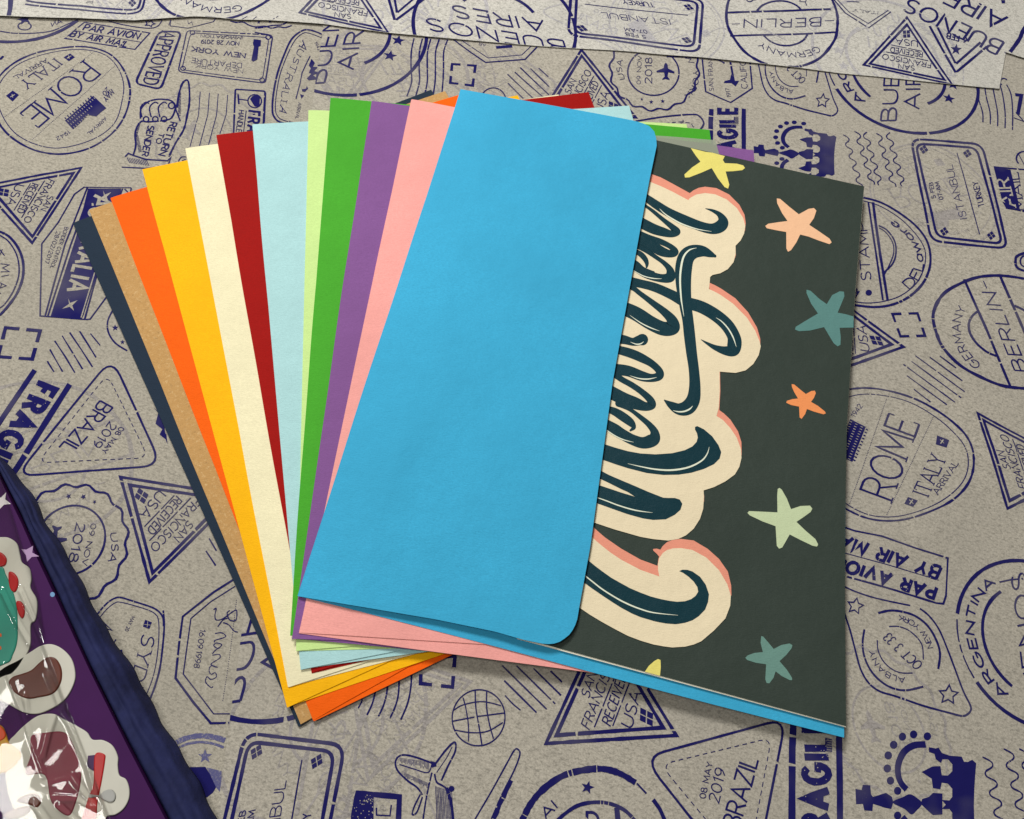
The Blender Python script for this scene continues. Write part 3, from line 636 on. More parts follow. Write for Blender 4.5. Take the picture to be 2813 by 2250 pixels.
    script((1590,350),(1640,345),(1670,370),(1640,385),(1590,400),(1585,415)); script((1640,430),(1615,460),(1580,440),(1600,420),(1640,435),(1590,475),(1570,500))
    script((1570,510),(1620,505),(1625,530),(1580,560),(1560,580),(1610,600)); script((1600,600),(1560,590),(1545,620),(1555,650)); script((1560,655),(1590,640),(1600,670),(1560,690),(1530,670),(1520,710),(1560,750),(1575,740))
    L([(1300,1160),(1380,1125),(1480,1108),(1580,1118),(1665,1142)], 34, sm=True, rough=.1, mat='faded'); L([(1310,1200),(1400,1165),(1500,1155),(1590,1170),(1655,1195)], 16, sm=True, mat='faded'); star((1518,1260), 55, 0, 'faded')
    G([(1400,1340),(1520,1338),(1560,1400),(1605,1480),(1575,1530),(1530,1565),(1470,1500)]); G([(1530,1342),(1640,1370),(1640,1540),(1600,1490)], 'faded')
on('A'); put(capture(allA), 'A')
def allC():
    X('c1'); L([(78,-20),(75,60),(65,115)], 24, rough=.2); L([(190,0),(300,20),(600,50),(900,75),(1000,72),(1030,45),(1045,-20)], 13, sm=True); L([(185,28),(300,45),(600,78),(900,105),(1000,100),(1050,70),(1070,0)], 12, sm=True, gap=.1); flower((980,25), 28); T('F',(690,8),(640,4),(688,28),.1)
    L([(1450,135),(1530,128),(1600,135)], 8); L([(1790,150),(1830,128)], 4); L([(1870,155),(1900,130)], 4); L([(2020,150),(2060,128)], 4)
    X('c2'); L([(975,-60),(1035,150)], 15); L([(1045,150),(1330,-60)], 14); L([(1025,-60),(1052,95)], 14); L([(1055,95),(1180,-10)], 12)
    X('c4'); L([(1458,190),(1650,535)], 15, gap=.03); L([(1658,530),(1882,342)], 14); L([(1518,200),(1650,465)], 14, gap=.03); L([(1655,468),(1835,310)], 13); star((1655,362), 44, 5)
    T('6 FEB', (1735,275), (1590,238), (1728,315), .16)
    L([(735,-10),(830,100),(985,200)], 8); L([(768,0),(860,95),(1000,178),(1150,78)], 5); L([(1000,212),(1170,88)], 6, gap=.1); T('ITALY', (1075,90), (890,70), (1072,108), .1, True); L([(840,15),(935,18)], 6)
    L([(2250,100),(2155,215),(2120,290),(2050,388)], 20, sm=True, gap=.03); L([(2010,385),(2040,435),(2155,437)], 5); G([(1985,0),(2015,0),(2015,25),(1990,25)])
    X('c3'); ell((1775,0), 22, 16, 7, 0, 180); L([(1480,-4),(1525,-4)], 6); L([(630,625),(740,515),(810,515)], 4)
on('C'); put(capture(allC), 'C')
# show-through of the print on the other face: broad pale strokes
def ghosts():
    random.seed(11)
    X('c8')
    for pts in ([(560,1095),(640,1010),(700,1090),(560,1100)], [(860,900),(760,1100),(700,1300)], [(900,1000),(1000,950)], [(1180,760),(1230,830),(1290,880)], [(430,1150),(520,900)], [(600,1560),(760,1590),(860,1650)], [(300,1400),(420,1150)]): L(pts, 12, mat='ghost', gap=.3, rough=.5)
    X('c2')
    for pts in ([(760,420),(780,560),(740,640)], [(1060,500),(1130,540),(1100,620)], [(1250,320),(1200,420)], [(600,420),(620,470)], [(1650,600),(1780,640),(1860,600)], [(1080,400),(1300,560)], [(860,700),(900,780)]): L(pts, 10, sm=True, mat='ghost', gap=.3, rough=.5)
on('B'); put(capture(ghosts), 'B')
def show(polys, c, s, at_, ang, k=1.0):
    a = math.radians(ang); R = k*np.array([[-math.cos(a), -math.sin(a)], [-math.sin(a), math.cos(a)]]); q_ = N(*at_); d = np.array(P(*q_, SHEET[s]))
    M = np.zeros((3, 2)); M[:2] = R; M[2] = d - np.array(c)@R
    put([(p, 'ghost', z*.25) for p, m, z in polys if m == 'ink'], s, M)
rc = at('c1',460,740); nyc = at('c3',1066,535,s='B'); sfc = at('c4',1290,420,s='C'); brc = at('c6',700,330)
show(ba, bc, 'B', ('c2',1150,560), 40); show(sf, sfc, 'B', ('c2',640,480), 200); show(ber, at('c4',375,150,s='C'), 'B', ('c8',560,1050), 120); show(sf, sfc, 'B', ('c8',1050,850), 60)
show(bra, brc, 'B', ('c8',900,1450), 150); show(ny, nyc, 'B', ('cA',1150,1050), 30); show(rome, rc, 'B', ('c4',1500,1450), 100); show(ist, at('c4',1640,1430,s='B'), 'B', ('c2',1750,520), 75)
show(ba, bc, 'C', ('c2',1120,60), 150); show(rome, rc, 'C', ('c3',1150,200), 20); show(ba, bc, 'C', ('c4',1150,420), 10); show(bra, brc, 'C', ('c3',640,120), 240); show(sf, sfc, 'C', ('c1',1000,30), 80)
show(ny, nyc, 'A', ('c1',1500,1000), 10); show(ber, at('c4',375,150,s='C'), 'A', ('c6',300,500), 60)
def ghostsC():
    X('c2'); 
    for pts in ([(1050,0),(1240,140),(1300,180)], [(1000,170),(980,230)], [(1180,60),(1340,160)]): L(pts, 22, mat='ghost', gap=.2, rough=.4)
    X('c4')
    for pts in ([(790,430),(870,270),(1000,200)], [(500,60),(560,200),(620,240)], [(1560,210),(1750,330),(1820,330)], [(180,200),(400,300)], [(1320,170),(1500,250),(1600,330)]): L(pts, 9, sm=True, mat='ghost', gap=.2, rough=.4)
    X('c3')
    for pts in ([(1430,270),(1560,210),(1620,240)], [(1030,260),(1160,220),(1200,260)], [(700,60),(830,130)]): L(pts, 6, sm=True, mat='ghost', gap=.2, rough=.4)
on('C'); put(capture(ghostsC), 'C')

# the same pattern goes on past the photograph's frame
random.seed(21)
lib = [(ba, bc), (sf, at('c4',1290,420,s='C')), (rome, rc), (ist, at('c4',1640,1430,s='B')), (ber, at('c4',375,150,s='C')), (bra, brc), (cro, at('cA',1400,1500,s='B')), (ny, nyc), (alb, at('cA',1290,500,s='B'))]
n_ = 0
for gy in range(-3, 10):
    for gx in range(-7, 8):
        x, y = gx*44+(gy % 2)*20, gy*44; q_ = proj(x, y)
        if -270 < q_[0] < 3083 and -330 < q_[1] < 2540: continue
        if y > 330 or y < -150: continue
        sh = 'C' if inside('C', x, y) > 100 else ('B' if inside('B', x, y) > 0 else 'A')
        polys, c_ = lib[n_ % len(lib)]; n_ += 1; a = random.uniform(0, 2*math.pi); M = np.zeros((3, 2)); M[:2] = [[math.cos(a), math.sin(a)], [-math.sin(a), math.cos(a)]]; M[2] = np.array((x, y))-np.array(c_)@M[:2]
        put(polys, sh, M)

# ================================================================== materials
def nmat(name, build):
    m = bpy.data.materials.new(name); m.use_nodes = True; nt = m.node_tree
    b = nt.nodes['Principled BSDF']; build(nt, b); return m
def lin(c): return tuple((x/255/12.92 if x/255 <= .04045 else ((x/255+.055)/1.055)**2.4) for x in c)+(1,)
def noise(nt, co, scale, detail=3, rough=.6):
    n = nt.nodes.new('ShaderNodeTexNoise'); n.inputs['Scale'].default_value = scale; n.inputs['Detail'].default_value = detail; n.inputs['Roughness'].default_value = rough
    nt.links.new(co, n.inputs['Vector']); return n.outputs['Fac']
def coords(nt, stretch=None, rot=0):
    g = nt.nodes.new('ShaderNodeNewGeometry')
    if not stretch: return g.outputs['Position']
    m = nt.nodes.new('ShaderNodeMapping'); m.inputs['Scale'].default_value = stretch; m.inputs['Rotation'].default_value = (0, 0, rot)
    nt.links.new(g.outputs['Position'], m.inputs['Vector']); return m.outputs[0]
def ramp(nt, fac, stops):
    r = nt.nodes.new('ShaderNodeValToRGB'); e = r.color_ramp.elements
    while len(e) < len(stops): e.new(.5)
    for k, (p, c) in enumerate(stops): e[k].position = p; e[k].color = c
    nt.links.new(fac, r.inputs[0]); return r.outputs[0]
def mixc(nt, fac, a, b, mode='MIX'):
    m = nt.nodes.new('ShaderNodeMix'); m.data_type = 'RGBA'; m.blend_type = mode
    for i, v in ((0, fac), (6, a), (7, b)):
        if hasattr(v, 'links'): nt.links.new(v, m.inputs[i])
        else: m.inputs[i].default_value = v
    return m.outputs[2]
def bump(nt, b, h, strength, dist):
    n = nt.nodes.new('ShaderNodeBump'); n.inputs['Strength'].default_value = strength; n.inputs['Distance'].default_value = dist
    nt.links.new(h, n.inputs['Height']); nt.links.new(n.outputs[0], b.inputs['Normal'])
def add(nt, a, b, op='ADD', k=None):
    m = nt.nodes.new('ShaderNodeMath'); m.operation = op
    for i, v in enumerate((a, b)):
        if hasattr(v, 'links'): nt.links.new(v, m.inputs[i])
        else: m.inputs[i].default_value = v
    return m.outputs[0]
def kraft_colour(nt, base, contrast=1.0):
    co = coords(nt); k = contrast
    fine = noise(nt, co, 1700, 4, .8); mid = noise(nt, coords(nt, (1, 1.8, 1), .5), 800, 4, .7); fib = noise(nt, coords(nt, (1, 3.2, 1), .9), 700, 3, .7)
    big = noise(nt, co, 16, 4, .62)
    c = mixc(nt, ramp(nt, fine, [(.36, (0,0,0,1)), (.66, (1,1,1,1))]), tuple(v*(1-.27*k) for v in base[:3])+(1,), tuple(min(1, v*(1+.22*k)) for v in base[:3])+(1,))
    c = mixc(nt, ramp(nt, mid, [(.36, (1,1,1,1)), (.50, (0,0,0,1))]), c, tuple(v*(1-.42*k) for v in base[:3])+(1,), 'MIX')
    c = mixc(nt, ramp(nt, fib, [(.55, (0,0,0,1)), (.72, (.6,.6,.6,1))]), c, tuple(min(1, v*1.30) for v in base[:3])+(1,))
    c = mixc(nt, ramp(nt, big, [(.35, (0,0,0,1)), (.7, (1,1,1,1))]), c, mixc(nt, .42, c, (base[0]*.66, base[1]*.67, base[2]*.70, 1)))
    return c, fine, mid
def paper(name, base, contrast=1.0, ink=None, wear=.5, crease=.5):
    def f(nt, b):
        c, fine, mid = kraft_colour(nt, base, contrast)
        if ink:
            sp = noise(nt, coords(nt), 1900, 4, .8); sp2 = noise(nt, coords(nt), 130, 3, .6); sp3 = noise(nt, coords(nt), 28, 3, .6)
            m = add(nt, add(nt, add(nt, sp, .62, 'MULTIPLY'), add(nt, sp2, .28, 'MULTIPLY')), add(nt, sp3, .34, 'MULTIPLY'))
            fac = ramp(nt, m, [(wear, (1,1,1,1)), (wear+.10, (.12,.12,.12,1))])
            c = mixc(nt, fac, c, ink); c = mixc(nt, ramp(nt, sp3, [(.50, (0,0,0,1)), (.72, (.30,.30,.30,1))]), c, tuple(v*.62 for v in base[:3])+(1,))
        nt.links.new(c, b.inputs['Base Color']); b.inputs['Roughness'].default_value = .9
        b.inputs['Specular IOR Level'].default_value = .10
        cr = noise(nt, coords(nt), 60, 3, .55)
        bump(nt, b, add(nt, add(nt, fine, .00010, 'MULTIPLY'), add(nt, cr, .0012*crease, 'MULTIPLY')), 1.0, 1.0)
    return nmat(name, f)
KA, KB, KC = lin((172,166,152)), lin((177,171,158)), lin((200,197,188))
INK = (.010, .009, .095, 1)
def inkset(n, base, cr):
    return {'paper': paper(n+'_kraft_paper', base, 1, crease=cr), 'ink': paper(n+'_blue_ink', base, 1, INK, .765, crease=cr),
            'faded': paper(n+'_faded_ink', base, 1, (.10,.10,.22,1), .62, crease=cr), 'ghost': paper(n+'_show_through', tuple(v*m for v, m in zip(base, (.80,.80,.90,1))), 1, crease=cr)}
MATS = {'A': inkset('lower', KA, .4), 'B': inkset('middle', KB, .7), 'C': inkset('folded', KC, .6)}
def card_stock(name, col, grain=.06, fibre=None, rough=.72, sheen=0.0):
    def f(nt, b):
        co = coords(nt); a = noise(nt, coords(nt, (1, 1.7, 1), -.4), 1300, 5, .75); d = noise(nt, co, 30, 4, .6); l = noise(nt, coords(nt, (1, 4, 1), -.3), 800, 3, .65)
        lo = tuple(v*(1-grain) for v in col[:3])+(1,); hi = tuple(min(1, v*(1+grain)) for v in col[:3])+(1,)
        c = mixc(nt, ramp(nt, a, [(.3, (0,0,0,1)), (.7, (1,1,1,1))]), lo, hi)
        c = mixc(nt, ramp(nt, d, [(.35, (0,0,0,1)), (.65, (1,1,1,1))]), c, mixc(nt, .7, c, lo))
        if fibre:
            v = noise(nt, co, 1100, 5, .8); c = mixc(nt, ramp(nt, v, [(.53, (0,0,0,1)), (.72, (1,1,1,1))]), c, fibre)
            v2 = noise(nt, co, 900, 5, .8); c = mixc(nt, ramp(nt, v2, [(.25, (1,1,1,1)), (.45, (0,0,0,1))]), c, tuple(q*.55 for q in col[:3])+(1,))
        nt.links.new(c, b.inputs['Base Color']); b.inputs['Roughness'].default_value = rough; b.inputs['Specular IOR Level'].default_value = .14
        bump(nt, b, add(nt, add(nt, a, .00009, 'MULTIPLY'), add(nt, add(nt, l, .00010, 'MULTIPLY'), add(nt, d, .0013, 'MULTIPLY'))), 1.0, 1.0)
    return nmat(name, f)
# ================================================================== object helpers
def link(o, parent=None):
    scene.collection.objects.link(o)
    if parent: o.parent = parent
    return o
def mesh_obj(name, verts, faces, mats, parent=None, idx=None, smooth_=True):
    me = bpy.data.meshes.new(name); me.from_pydata([(v[0]*S, v[1]*S, v[2]*S) for v in verts], [], faces)
    for m in mats: me.materials.append(m)
    if idx: me.polygons.foreach_set('material_index', idx)
    if smooth_: me.polygons.foreach_set('use_smooth', [True]*len(faces))
    me.update(); return link(bpy.data.objects.new(name, me), parent)
def tag(o, label, cat, group=None, kind=None):
    if label: o['label'] = label
    if cat: o['category'] = cat
    if group: o['group'] = group
    if kind: o['kind'] = kind
    return o
def empty(name, label, cat, group=None, loc=(0, 0, 0)):
    o = bpy.data.objects.new(name, None); o.empty_display_size = .01; link(o); return tag(o, label, cat, group)
# ------------------------------------------------------------------ table under everything
def tablemat(nt, b):
    b.inputs['Base Color'].default_value = (.12, .08, .05, 1); b.inputs['Roughness'].default_value = .5
t = mesh_obj('table', [(-900,-600,-1.2),(900,-600,-1.2),(900,900,-1.2),(-900,900,-1.2)], [(0,1,2,3)], [nmat('table_wood', tablemat)])
t['kind'] = 'structure'
# ------------------------------------------------------------------ the three sheets of printed paper
def sheet(s, name, verts2, nu, nv, label):
    verts = [(x, y, zsheet(s, x, y)) for x, y in verts2]; faces = []; idx = []
    for j in range(nv-1):
        for i in range(nu-1): a = j*nu+i; faces.append((a, a+1, a+1+nu, a+nu)); idx.append(0)
    order = ['paper', 'ink', 'faded', 'ghost']
    for pts, mat, z in SHEETPOLYS[s]:
        b = len(verts); k = {'paper': .085, 'ghost': .025}.get(mat, .06)
        if mat == 'paper': k = .125
        verts += [(x, y, zsheet(s, x, y)+k+z) for x, y in pts]; faces.append(tuple(range(b, b+len(pts)))); idx.append(order.index(mat))
    o = mesh_obj(name, verts, faces, [MATS[s][q] for q in order], None, idx, False)
    me = o.data
    for p in me.polygons:          # print always faces up
        if p.normal.z < 0: p.flip()
    for k in range((nu-1)*(nv-1)): me.polygons[k].use_smooth = True
    tag(o, label, 'wrapping paper', 'sheets of postmark printed kraft wrapping paper'); return o
nu, nv = 190, 150
sheet('A', 'wrapping_paper', [(-330+i*3.4, -190+j*3.6) for j in range(nv) for i in range(nu)], nu, nv, 'grey kraft wrapping paper with blue oval ROME postmark, lowest sheet at the left')
vb = []; nv, nu = 150, 150
for j in range(nv):
    y = -900 + j*(4200/(nv-1)); e = P(EDGE_B(2250-y+200), 2250-y+200, SHEET['B'])
    for i in range(nu): vb.append((e[0]+i*3.0, e[1]+i*0.55))
sheet('B', 'wrapping_paper', vb, nu, nv, 'kraft wrapping paper with blue crowns and BERLIN postmark, overlapping sheet at the right')
vc = []; nu, nv = 240, 22; xs = [-350+i*(4300/(nu-1)) for i in range(nu)]
for j in range(nv):
    for x in xs: e = P(x, lerp_tab(EDGE_C, x), SHEET['C']); vc.append((e[0]-j*.5, e[1]+j*3.2))
sheet('C', 'wrapping_paper', vc, nu, nv, 'pale folded strip of wrapping paper across the top with upside-down ISTANBUL frame')
# ------------------------------------------------------------------ envelopes
PILE = P(1150, 1050, 3)
def zenv(i, x, y, extra=0.0):
    d = math.hypot((x-PILE[0])/75, (y-PILE[1])/75); g = 1/(1+d**3)
    return und(x, y)*0.6 + .9 + .33*i + .30*i*g + extra
def Pz(q, i, extra=0.0):
    z = 3.0
    for _ in range(4): p = P(q[0], q[1], z); z = zenv(i, p[0], p[1], extra)
    return p
def bil(q, u, v):
    (a, b, c, d) = q      # TL TR BR BL
    return tuple((a[k]*(1-u)+b[k]*u)*(1-v)+(d[k]*(1-u)+c[k]*u)*v for k in (0, 1))
def slab(name, grid, nu, nv, zt, th, mat, parent, fold=False):
    """grid of (x,y) row-major; zt(x,y,u,v) top height; th thickness; a closed thin sheet"""
    V_ = []; 
    for k, (x, y) in enumerate(grid): V_.append((x, y, zt(x, y, (k % nu)/(nu-1), (k//nu)/(nv-1))))
    n = len(V_); V_ += [(x, y, z-th) for x, y, z in V_]
    Fc = []
    for j in range(nv-1):
        for i in range(nu-1): a = j*nu+i; Fc += [(a+nu, a+nu+1, a+1, a), (n+a, n+a+1, n+a+1+nu, n+a+nu)]
    rim = [i for i in range(nu)]+[j*nu+nu-1 for j in range(1, nv)]+[(nv-1)*nu+i for i in range(nu-2, -1, -1)]+[j*nu for j in range(nv-2, 0, -1)]
    r0 = len(V_); V_ += [V_[a] for a in rim]+[V_[n+a] for a in rim]; m_ = len(rim)
    for a in range(m_): b = (a+1) % m_; Fc.append((r0+a, r0+b, r0+m_+b, r0+m_+a))
    o = mesh_obj(name, V_, Fc, [mat], parent, smooth_=False)
    # keep broad faces smooth, edges crisp
    for p in o.data.polygons: p.use_smooth = abs(p.normal.z) > .5
    return o
def flapgrid(q, frac, taper_t, taper_b, rad, nu, nv):
    """flap hinged on the left edge: free edge at frac of the width, tapered, rounded free corners"""
    out = []
    for j in range(nv):
        v = j/(nv-1)
        for i in range(nu):
            u = i/(nu-1)
            vt = taper_t*u; vb_ = 1-taper_b*u
            f = frac
            # rounding: shorten rows near the corners
            vv = vt+(vb_-vt)*v
            dist = min(v, 1-v)
            r = rad
            if dist < r: f = frac - (r-math.sqrt(max(0, r*r-(r-dist)**2)))*1.25*1.0
            out.append(bil(q, f*u, vv))
    return out
ENV = [ # name colour word, TL, TR, BL, BR or None, sRGB, label
 ('navy', (200,613), (1184,246), (822,1997), None, (32,47,64), 'dark slate blue envelope at the bottom of the fan, lying on the paper'),
 ('kraft', (245,577), (1222,251), (826,1990), None, (190,148,92), 'speckled brown kraft envelope between the dark slate and orange ones'),
 ('orange', (304,544), (1290,251), (860,1979), None, (246,98,4), 'bright orange envelope between the brown kraft and yellow ones'),
 ('yellow', (392,466), (1422,262), (789,1944), None, (252,184,8), 'golden yellow envelope between the orange and cream ones'),
 ('cream', (509,408), (1534,260), (793,1888), None, (238,230,192), 'cream envelope between the yellow and dark red ones'),
 ('red', (594,371), (1617,252), (856,1848), None, (156,8,2), 'dark red envelope between the cream and pale blue ones'),
 ('pale_blue', (694,343), (1728,291), (826,1840), None, (172,214,216), 'pale aqua blue envelope between the dark red and lime ones'),
 ('lime', (848,303), (1886,341), (815,1788), None, (200,230,148), 'pale lime green envelope, narrow strip beside the bright green one'),
 ('green', (908,269), (1949,356), (797,1745), None, (72,166,44), 'bright green envelope between the lime and purple ones'),
 ('purple', (1021,278), (2070,414), (802,1755), None, (130,86,146), 'purple envelope between the bright green and pink ones'),
 ('pink', (1132,273), (2160,470), (822,1738), (2312,1946), (241,165,158), 'salmon pink envelope directly beneath the blue one'),
 ('blue', (1266,245), (2325,540), (820,1638), (2319,2026), (60,168,210), 'sky blue envelope on top of the fan with wide rounded flap over the card'),
]
def envelope(i, row):
    nm, TL, TR, BL, BR, rgb, lab = row
    r = empty('envelope', lab, 'envelope', 'fan of coloured envelopes')
    fib = lin((214,182,132)) if nm == 'kraft' else None
    m = card_stock(nm+'_paper', lin(rgb), .10 if nm == 'kraft' else .12, fib)
    q = [Pz(TL, i), Pz(TR, i), None, Pz(BL, i)]
    q[2] = Pz(BR, i) if BR else tuple(q[1][k]+q[3][k]-q[0][k] for k in (0, 1))
    nu, nv = 46, 46
    def bow(u, v): p_ = bil(q, u, v); k_ = (1-u)**3; return (p_[0]+k_*(.22*math.sin(v*5+i*1.7)+.08*math.sin(v*19+i)), p_[1]+.18*math.sin(u*6+i*2.3)*(1 if v in (0, 1) else 1)*abs(2*v-1))
    g = [bow(a/(nu-1), b/(nv-1)) for b in range(nv) for a in range(nu)]
    slab('body', g, nu, nv, lambda x, y, u, v: zenv(i, x, y, -.02 - .10*min(1, 0)), .26, m, r)
    # flap, creased at the left edge with a soft fold
    if nm != 'blue':
        tb = {'pink': .022, 'yellow': .028, 'orange': .02}.get(nm, .014)
        g = flapgrid(q, .45, .004, tb, .06, 34, 60)
        slab('flap', g, 34, 60, lambda x, y, u, v: zenv(i, x, y, .03+.24*min(1, u*9)**.5+.03*math.sin(v*9+i)), .16, m, r)
    return r, m, q
made = [envelope(i, row) for i, row in enumerate(ENV)]
# blue flap: traced free edge, resting over the card
r, mblue, qb = made[-1]
ib = len(ENV)-1
TLf, BLf = Pz((1266,245), ib), Pz((820,1638), ib)
def flap_pt(px, py, lift): return Pz((px, py), ib, lift)
top = [(1266,245),(1480,283),(1640,312),(1708,325),(1738,331),(1762,337),(1783,346),(1797,361),(1803,381),(1804,400)]
right = [(1804,400),(1783,500),(1757,640),(1730,790),(1710,900),(1683,1050),(1652,1280),(1622,1500),(1600,1620),(1590,1675),(1586,1700),(1578,1724),(1562,1746),(1540,1762),(1516,1770),(1490,1768)]
bottom = [(820,1638),(1000,1668),(1200,1702),(1360,1735),(1440,1758),(1490,1768)]
nu, nv = 60, 90
def along(pl, t):
    d = [0]
    for a, b in zip(pl, pl[1:]): d.append(d[-1]+math.dist(a, b))
    t *= d[-1]
    for k in range(len(pl)-1):
        if t <= d[k+1]+1e-6:
            f = (t-d[k])/(d[k+1]-d[k]); return (pl[k][0]+(pl[k+1][0]-pl[k][0])*f, pl[k][1]+(pl[k+1][1]-pl[k][1])*f)
    return pl[-1]
LEFT = [(1266,245),(820,1638)]
def coons(u, v):
    a, b, c, d = along(top, u), along(bottom, u), along(LEFT, v), along(right, v)
    return tuple((1-v)*a[k]+v*b[k]+(1-u)*c[k]+u*d[k]-((1-u)*(1-v)*top[0][k]+u*(1-v)*top[-1][k]+(1-u)*v*bottom[0][k]+u*v*bottom[-1][k]) for k in (0, 1))
def flift(u, v): return .15 + 1.55*min(1, u*5)**.6 + 1.3*u**3*(1-.3*v) + .12*math.sin(5*v+3*u) + .7*math.sin(math.pi*u)*math.sin(math.pi*v)**.7
V_ = []
for j in range(nv):
    for i in range(nu):
        u, v = i/(nu-1), j/(nv-1); l = flift(u, v); p = Pz(coons(u, v), ib, l); V_.append((p[0], p[1], zenv(ib, p[0], p[1], l)))
n = len(V_); V_ += [(x, y, z-.22) for x, y, z in V_]; Fc = []
for j in range(nv-1):
    for i in range(nu-1): a = j*nu+i; Fc += [(a+nu, a+nu+1, a+1, a), (n+a, n+a+1, n+a+1+nu, n+a+nu)]
rim = [i for i in range(nu)]+[j*nu+nu-1 for j in range(1, nv)]+[(nv-1)*nu+i for i in range(nu-2, -1, -1)]+[j*nu for j in range(nv-2, 0, -1)]
r0 = len(V_); V_ += [V_[a] for a in rim]+[V_[n+a] for a in rim]; m_ = len(rim)
for a in range(m_): b = (a+1) % m_; Fc.append((r0+a, r0+b, r0+m_+b, r0+m_+a))
fl = mesh_obj('flap', V_, Fc, [mblue], r, smooth_=False)
for p in fl.data.polygons: p.use_smooth = abs(p.normal.z) > .5
# ------------------------------------------------------------------ greeting card inside the blue envelope
D.polys = []; D.z = 8.0
CL = .95
def kd(): D.z = None
class CardDraw: pass
def W_card(p):
    q = N(p[0], p[1], p[2]) if len(p) == 3 else N(D.c, p[0], p[1]); return Pz(q, ib, CL)
old_W = Draw.W; Draw.W = lambda self, p: W_card(p)
cd_layers = []
def layer(fn):
    global cd_layers
    cd_layers.append(capture(fn))
def stars():
    X('c3'); G([(1340,1097),(1450,1125),(1500,1131),(1592,1156),(1577,1185),(1592,1208),(1680,1212),(1728,1225),(1741,1244),(1722,1260),(1650,1268),(1598,1270),(1606,1300),(1625,1368),(1616,1397),(1590,1385),(1540,1320),(1495,1245),(1420,1278),(1330,1313),(1297,1315),(1293,1292),(1350,1240),(1412,1198),(1375,1150)], 'yellow')
    X('cB'); G([(325,15),(350,18),(420,78),(488,132),(560,92),(600,86),(618,105),(600,160),(565,210),(640,260),(715,312),(731,340),(715,353),(640,328),(560,297),(498,282),(470,340),(430,398),(408,409),(396,385),(395,263),(320,250),(250,235),(240,218),(262,202),(340,190),(405,182),(365,125),(328,50)], 'peach')
    G([(545,690),(575,698),(640,758),(695,797),(735,730),(790,702),(822,705),(825,740),(775,860),(830,870),(893,888),(893,970),(790,972),(798,1040),(796,1098),(775,1109),(745,1085),(675,967),(570,992),(490,997),(460,985),(465,965),(530,925),(630,866),(580,795),(545,715)], 'teal')
    G([(435,1388),(455,1392),(500,1430),(540,1462),(580,1440),(606,1437),(614,1455),(600,1490),(578,1520),(630,1550),(680,1590),(688,1605),(670,1612),(600,1592),(548,1573),(535,1610),(508,1646),(494,1635),(490,1555),(430,1543),(395,1526),(400,1512),(440,1500),(482,1495),(455,1450),(437,1410)], 'orange')
    X('cC'); G([(345,702),(362,715),(400,782),(430,859),(500,836),(570,833),(588,855),(575,880),(520,920),(470,953),(540,1020),(610,1080),(631,1120),(622,1136),(590,1130),(500,1087),(420,1046),(390,1100),(365,1143),(342,1151),(325,1130),(316,985),(220,950),(125,905),(108,887),(120,873),(330,883),(328,760),(332,710)], 'mint')
    X('cA'); G([(210,370),(225,375),(260,415),(302,466),(360,436),(420,425),(440,437),(435,460),(395,510),(345,556),(400,620),(438,680),(438,697),(420,696),(360,665),(316,631),(300,680),(270,720),(250,718),(240,690),(246,579),(170,568),(105,547),(92,531),(110,513),(160,495),(222,489),(205,420)], 'sage')
    X('c9'); G([(1000,634),(1030,590),(1070,555),(1098,540),(1116,548),(1118,600),(1112,664)], 'yellow')
layer(stars)
def pinks():
    X('k1'); G([(560,360),(680,397),(760,425),(850,473),(990,550),(1018,528),(1060,508),(1110,499),(1200,510),(1300,560),(1380,640),(1422,720),(1431,785),(1425,850),(1300,750),(1100,640),(978,650),(560,500)], 'pink')
    G([(1144,1256),(1190,1277),(1240,1305),(1350,1380),(1450,1490),(1520,1610),(1546,1700),(1546,1760),(1400,1600),(1145,1330)], 'pink'); G([(1300,985),(1351,972),(1353,1040),(1340,1080)], 'pink')
    X('k2'); G([(1213,646),(1260,680),(1310,728),(1370,820),(1397,905),(1399,1010),(1300,900),(1195,710)], 'pink'); G([(1050,1298),(1096,1290),(1103,1330),(1102,1375),(1070,1390)], 'pink'); G([(1215,345),(1228,348),(1231,500),(1222,660),(1205,660)], 'pink')
    X('k3'); G([(120,60),(215,125),(262,170),(320,220),(450,310),(600,395),(735,445),(742,392),(748,372),(730,350),(702,325),(700,312),(730,309),(758,318),(775,290),(810,258),(860,238),(920,232),(1020,245),(1130,310),(1220,390),(1290,490),(1316,600),(1318,680),(1200,600),(920,400),(748,535),(450,440),(120,220)], 'pink')
layer(pinks)
def creams():
    X('k1')
    G([(540,420),(660,455),(760,495),(850,538),(978,606),(990,590),(1040,562),(1110,550),(1190,560),(1280,600),(1360,668),(1410,745),(1427,810),(1418,870),(1390,925),(1350,966),(1351,1030),(1335,1095),(1290,1150),(1230,1183),(1170,1196),(1150,1212),(1146,1260),(1141,1308),(1180,1325),(1230,1352),(1330,1422),(1440,1533),(1505,1635),(1540,1720),(1549,1760),(1533,1829),(1490,1899),(1430,1949),(1350,1969),(1224,1959),(1226,2109),(1218,2245),(1200,2309),(1250,2340),(1310,2405),(1360,2480),(1393,2570),(1397,2640),(1380,2710),(1345,2770),(1270,2825),(1180,2870),(1098,2896),(1101,2950),(1095,3040),(1070,3120),(1020,3198),(960,3250),(900,3278),(820,3292),(700,3280),(600,3262),(400,3205),(220,3145),(100,3100)], 'cream')
    X('k3'); G([(100,100),(205,205),(250,248),(300,290),(370,345),(450,398),(530,440),(600,477),(680,505),(749,529),(739,480),(738,430),(748,385),(775,345),(810,320),(860,307),(920,305),(1010,320),(1120,380),(1220,480),(1285,590),(1313,680),(1308,760),(1270,860),(1180,955),(1080,1040),(1020,1066),(950,1083),(850,1089),(780,1080),(700,1065),(600,1035),(500,997),(400,945),(300,890),(200,830),(90,755)], 'cream')
layer(creams)
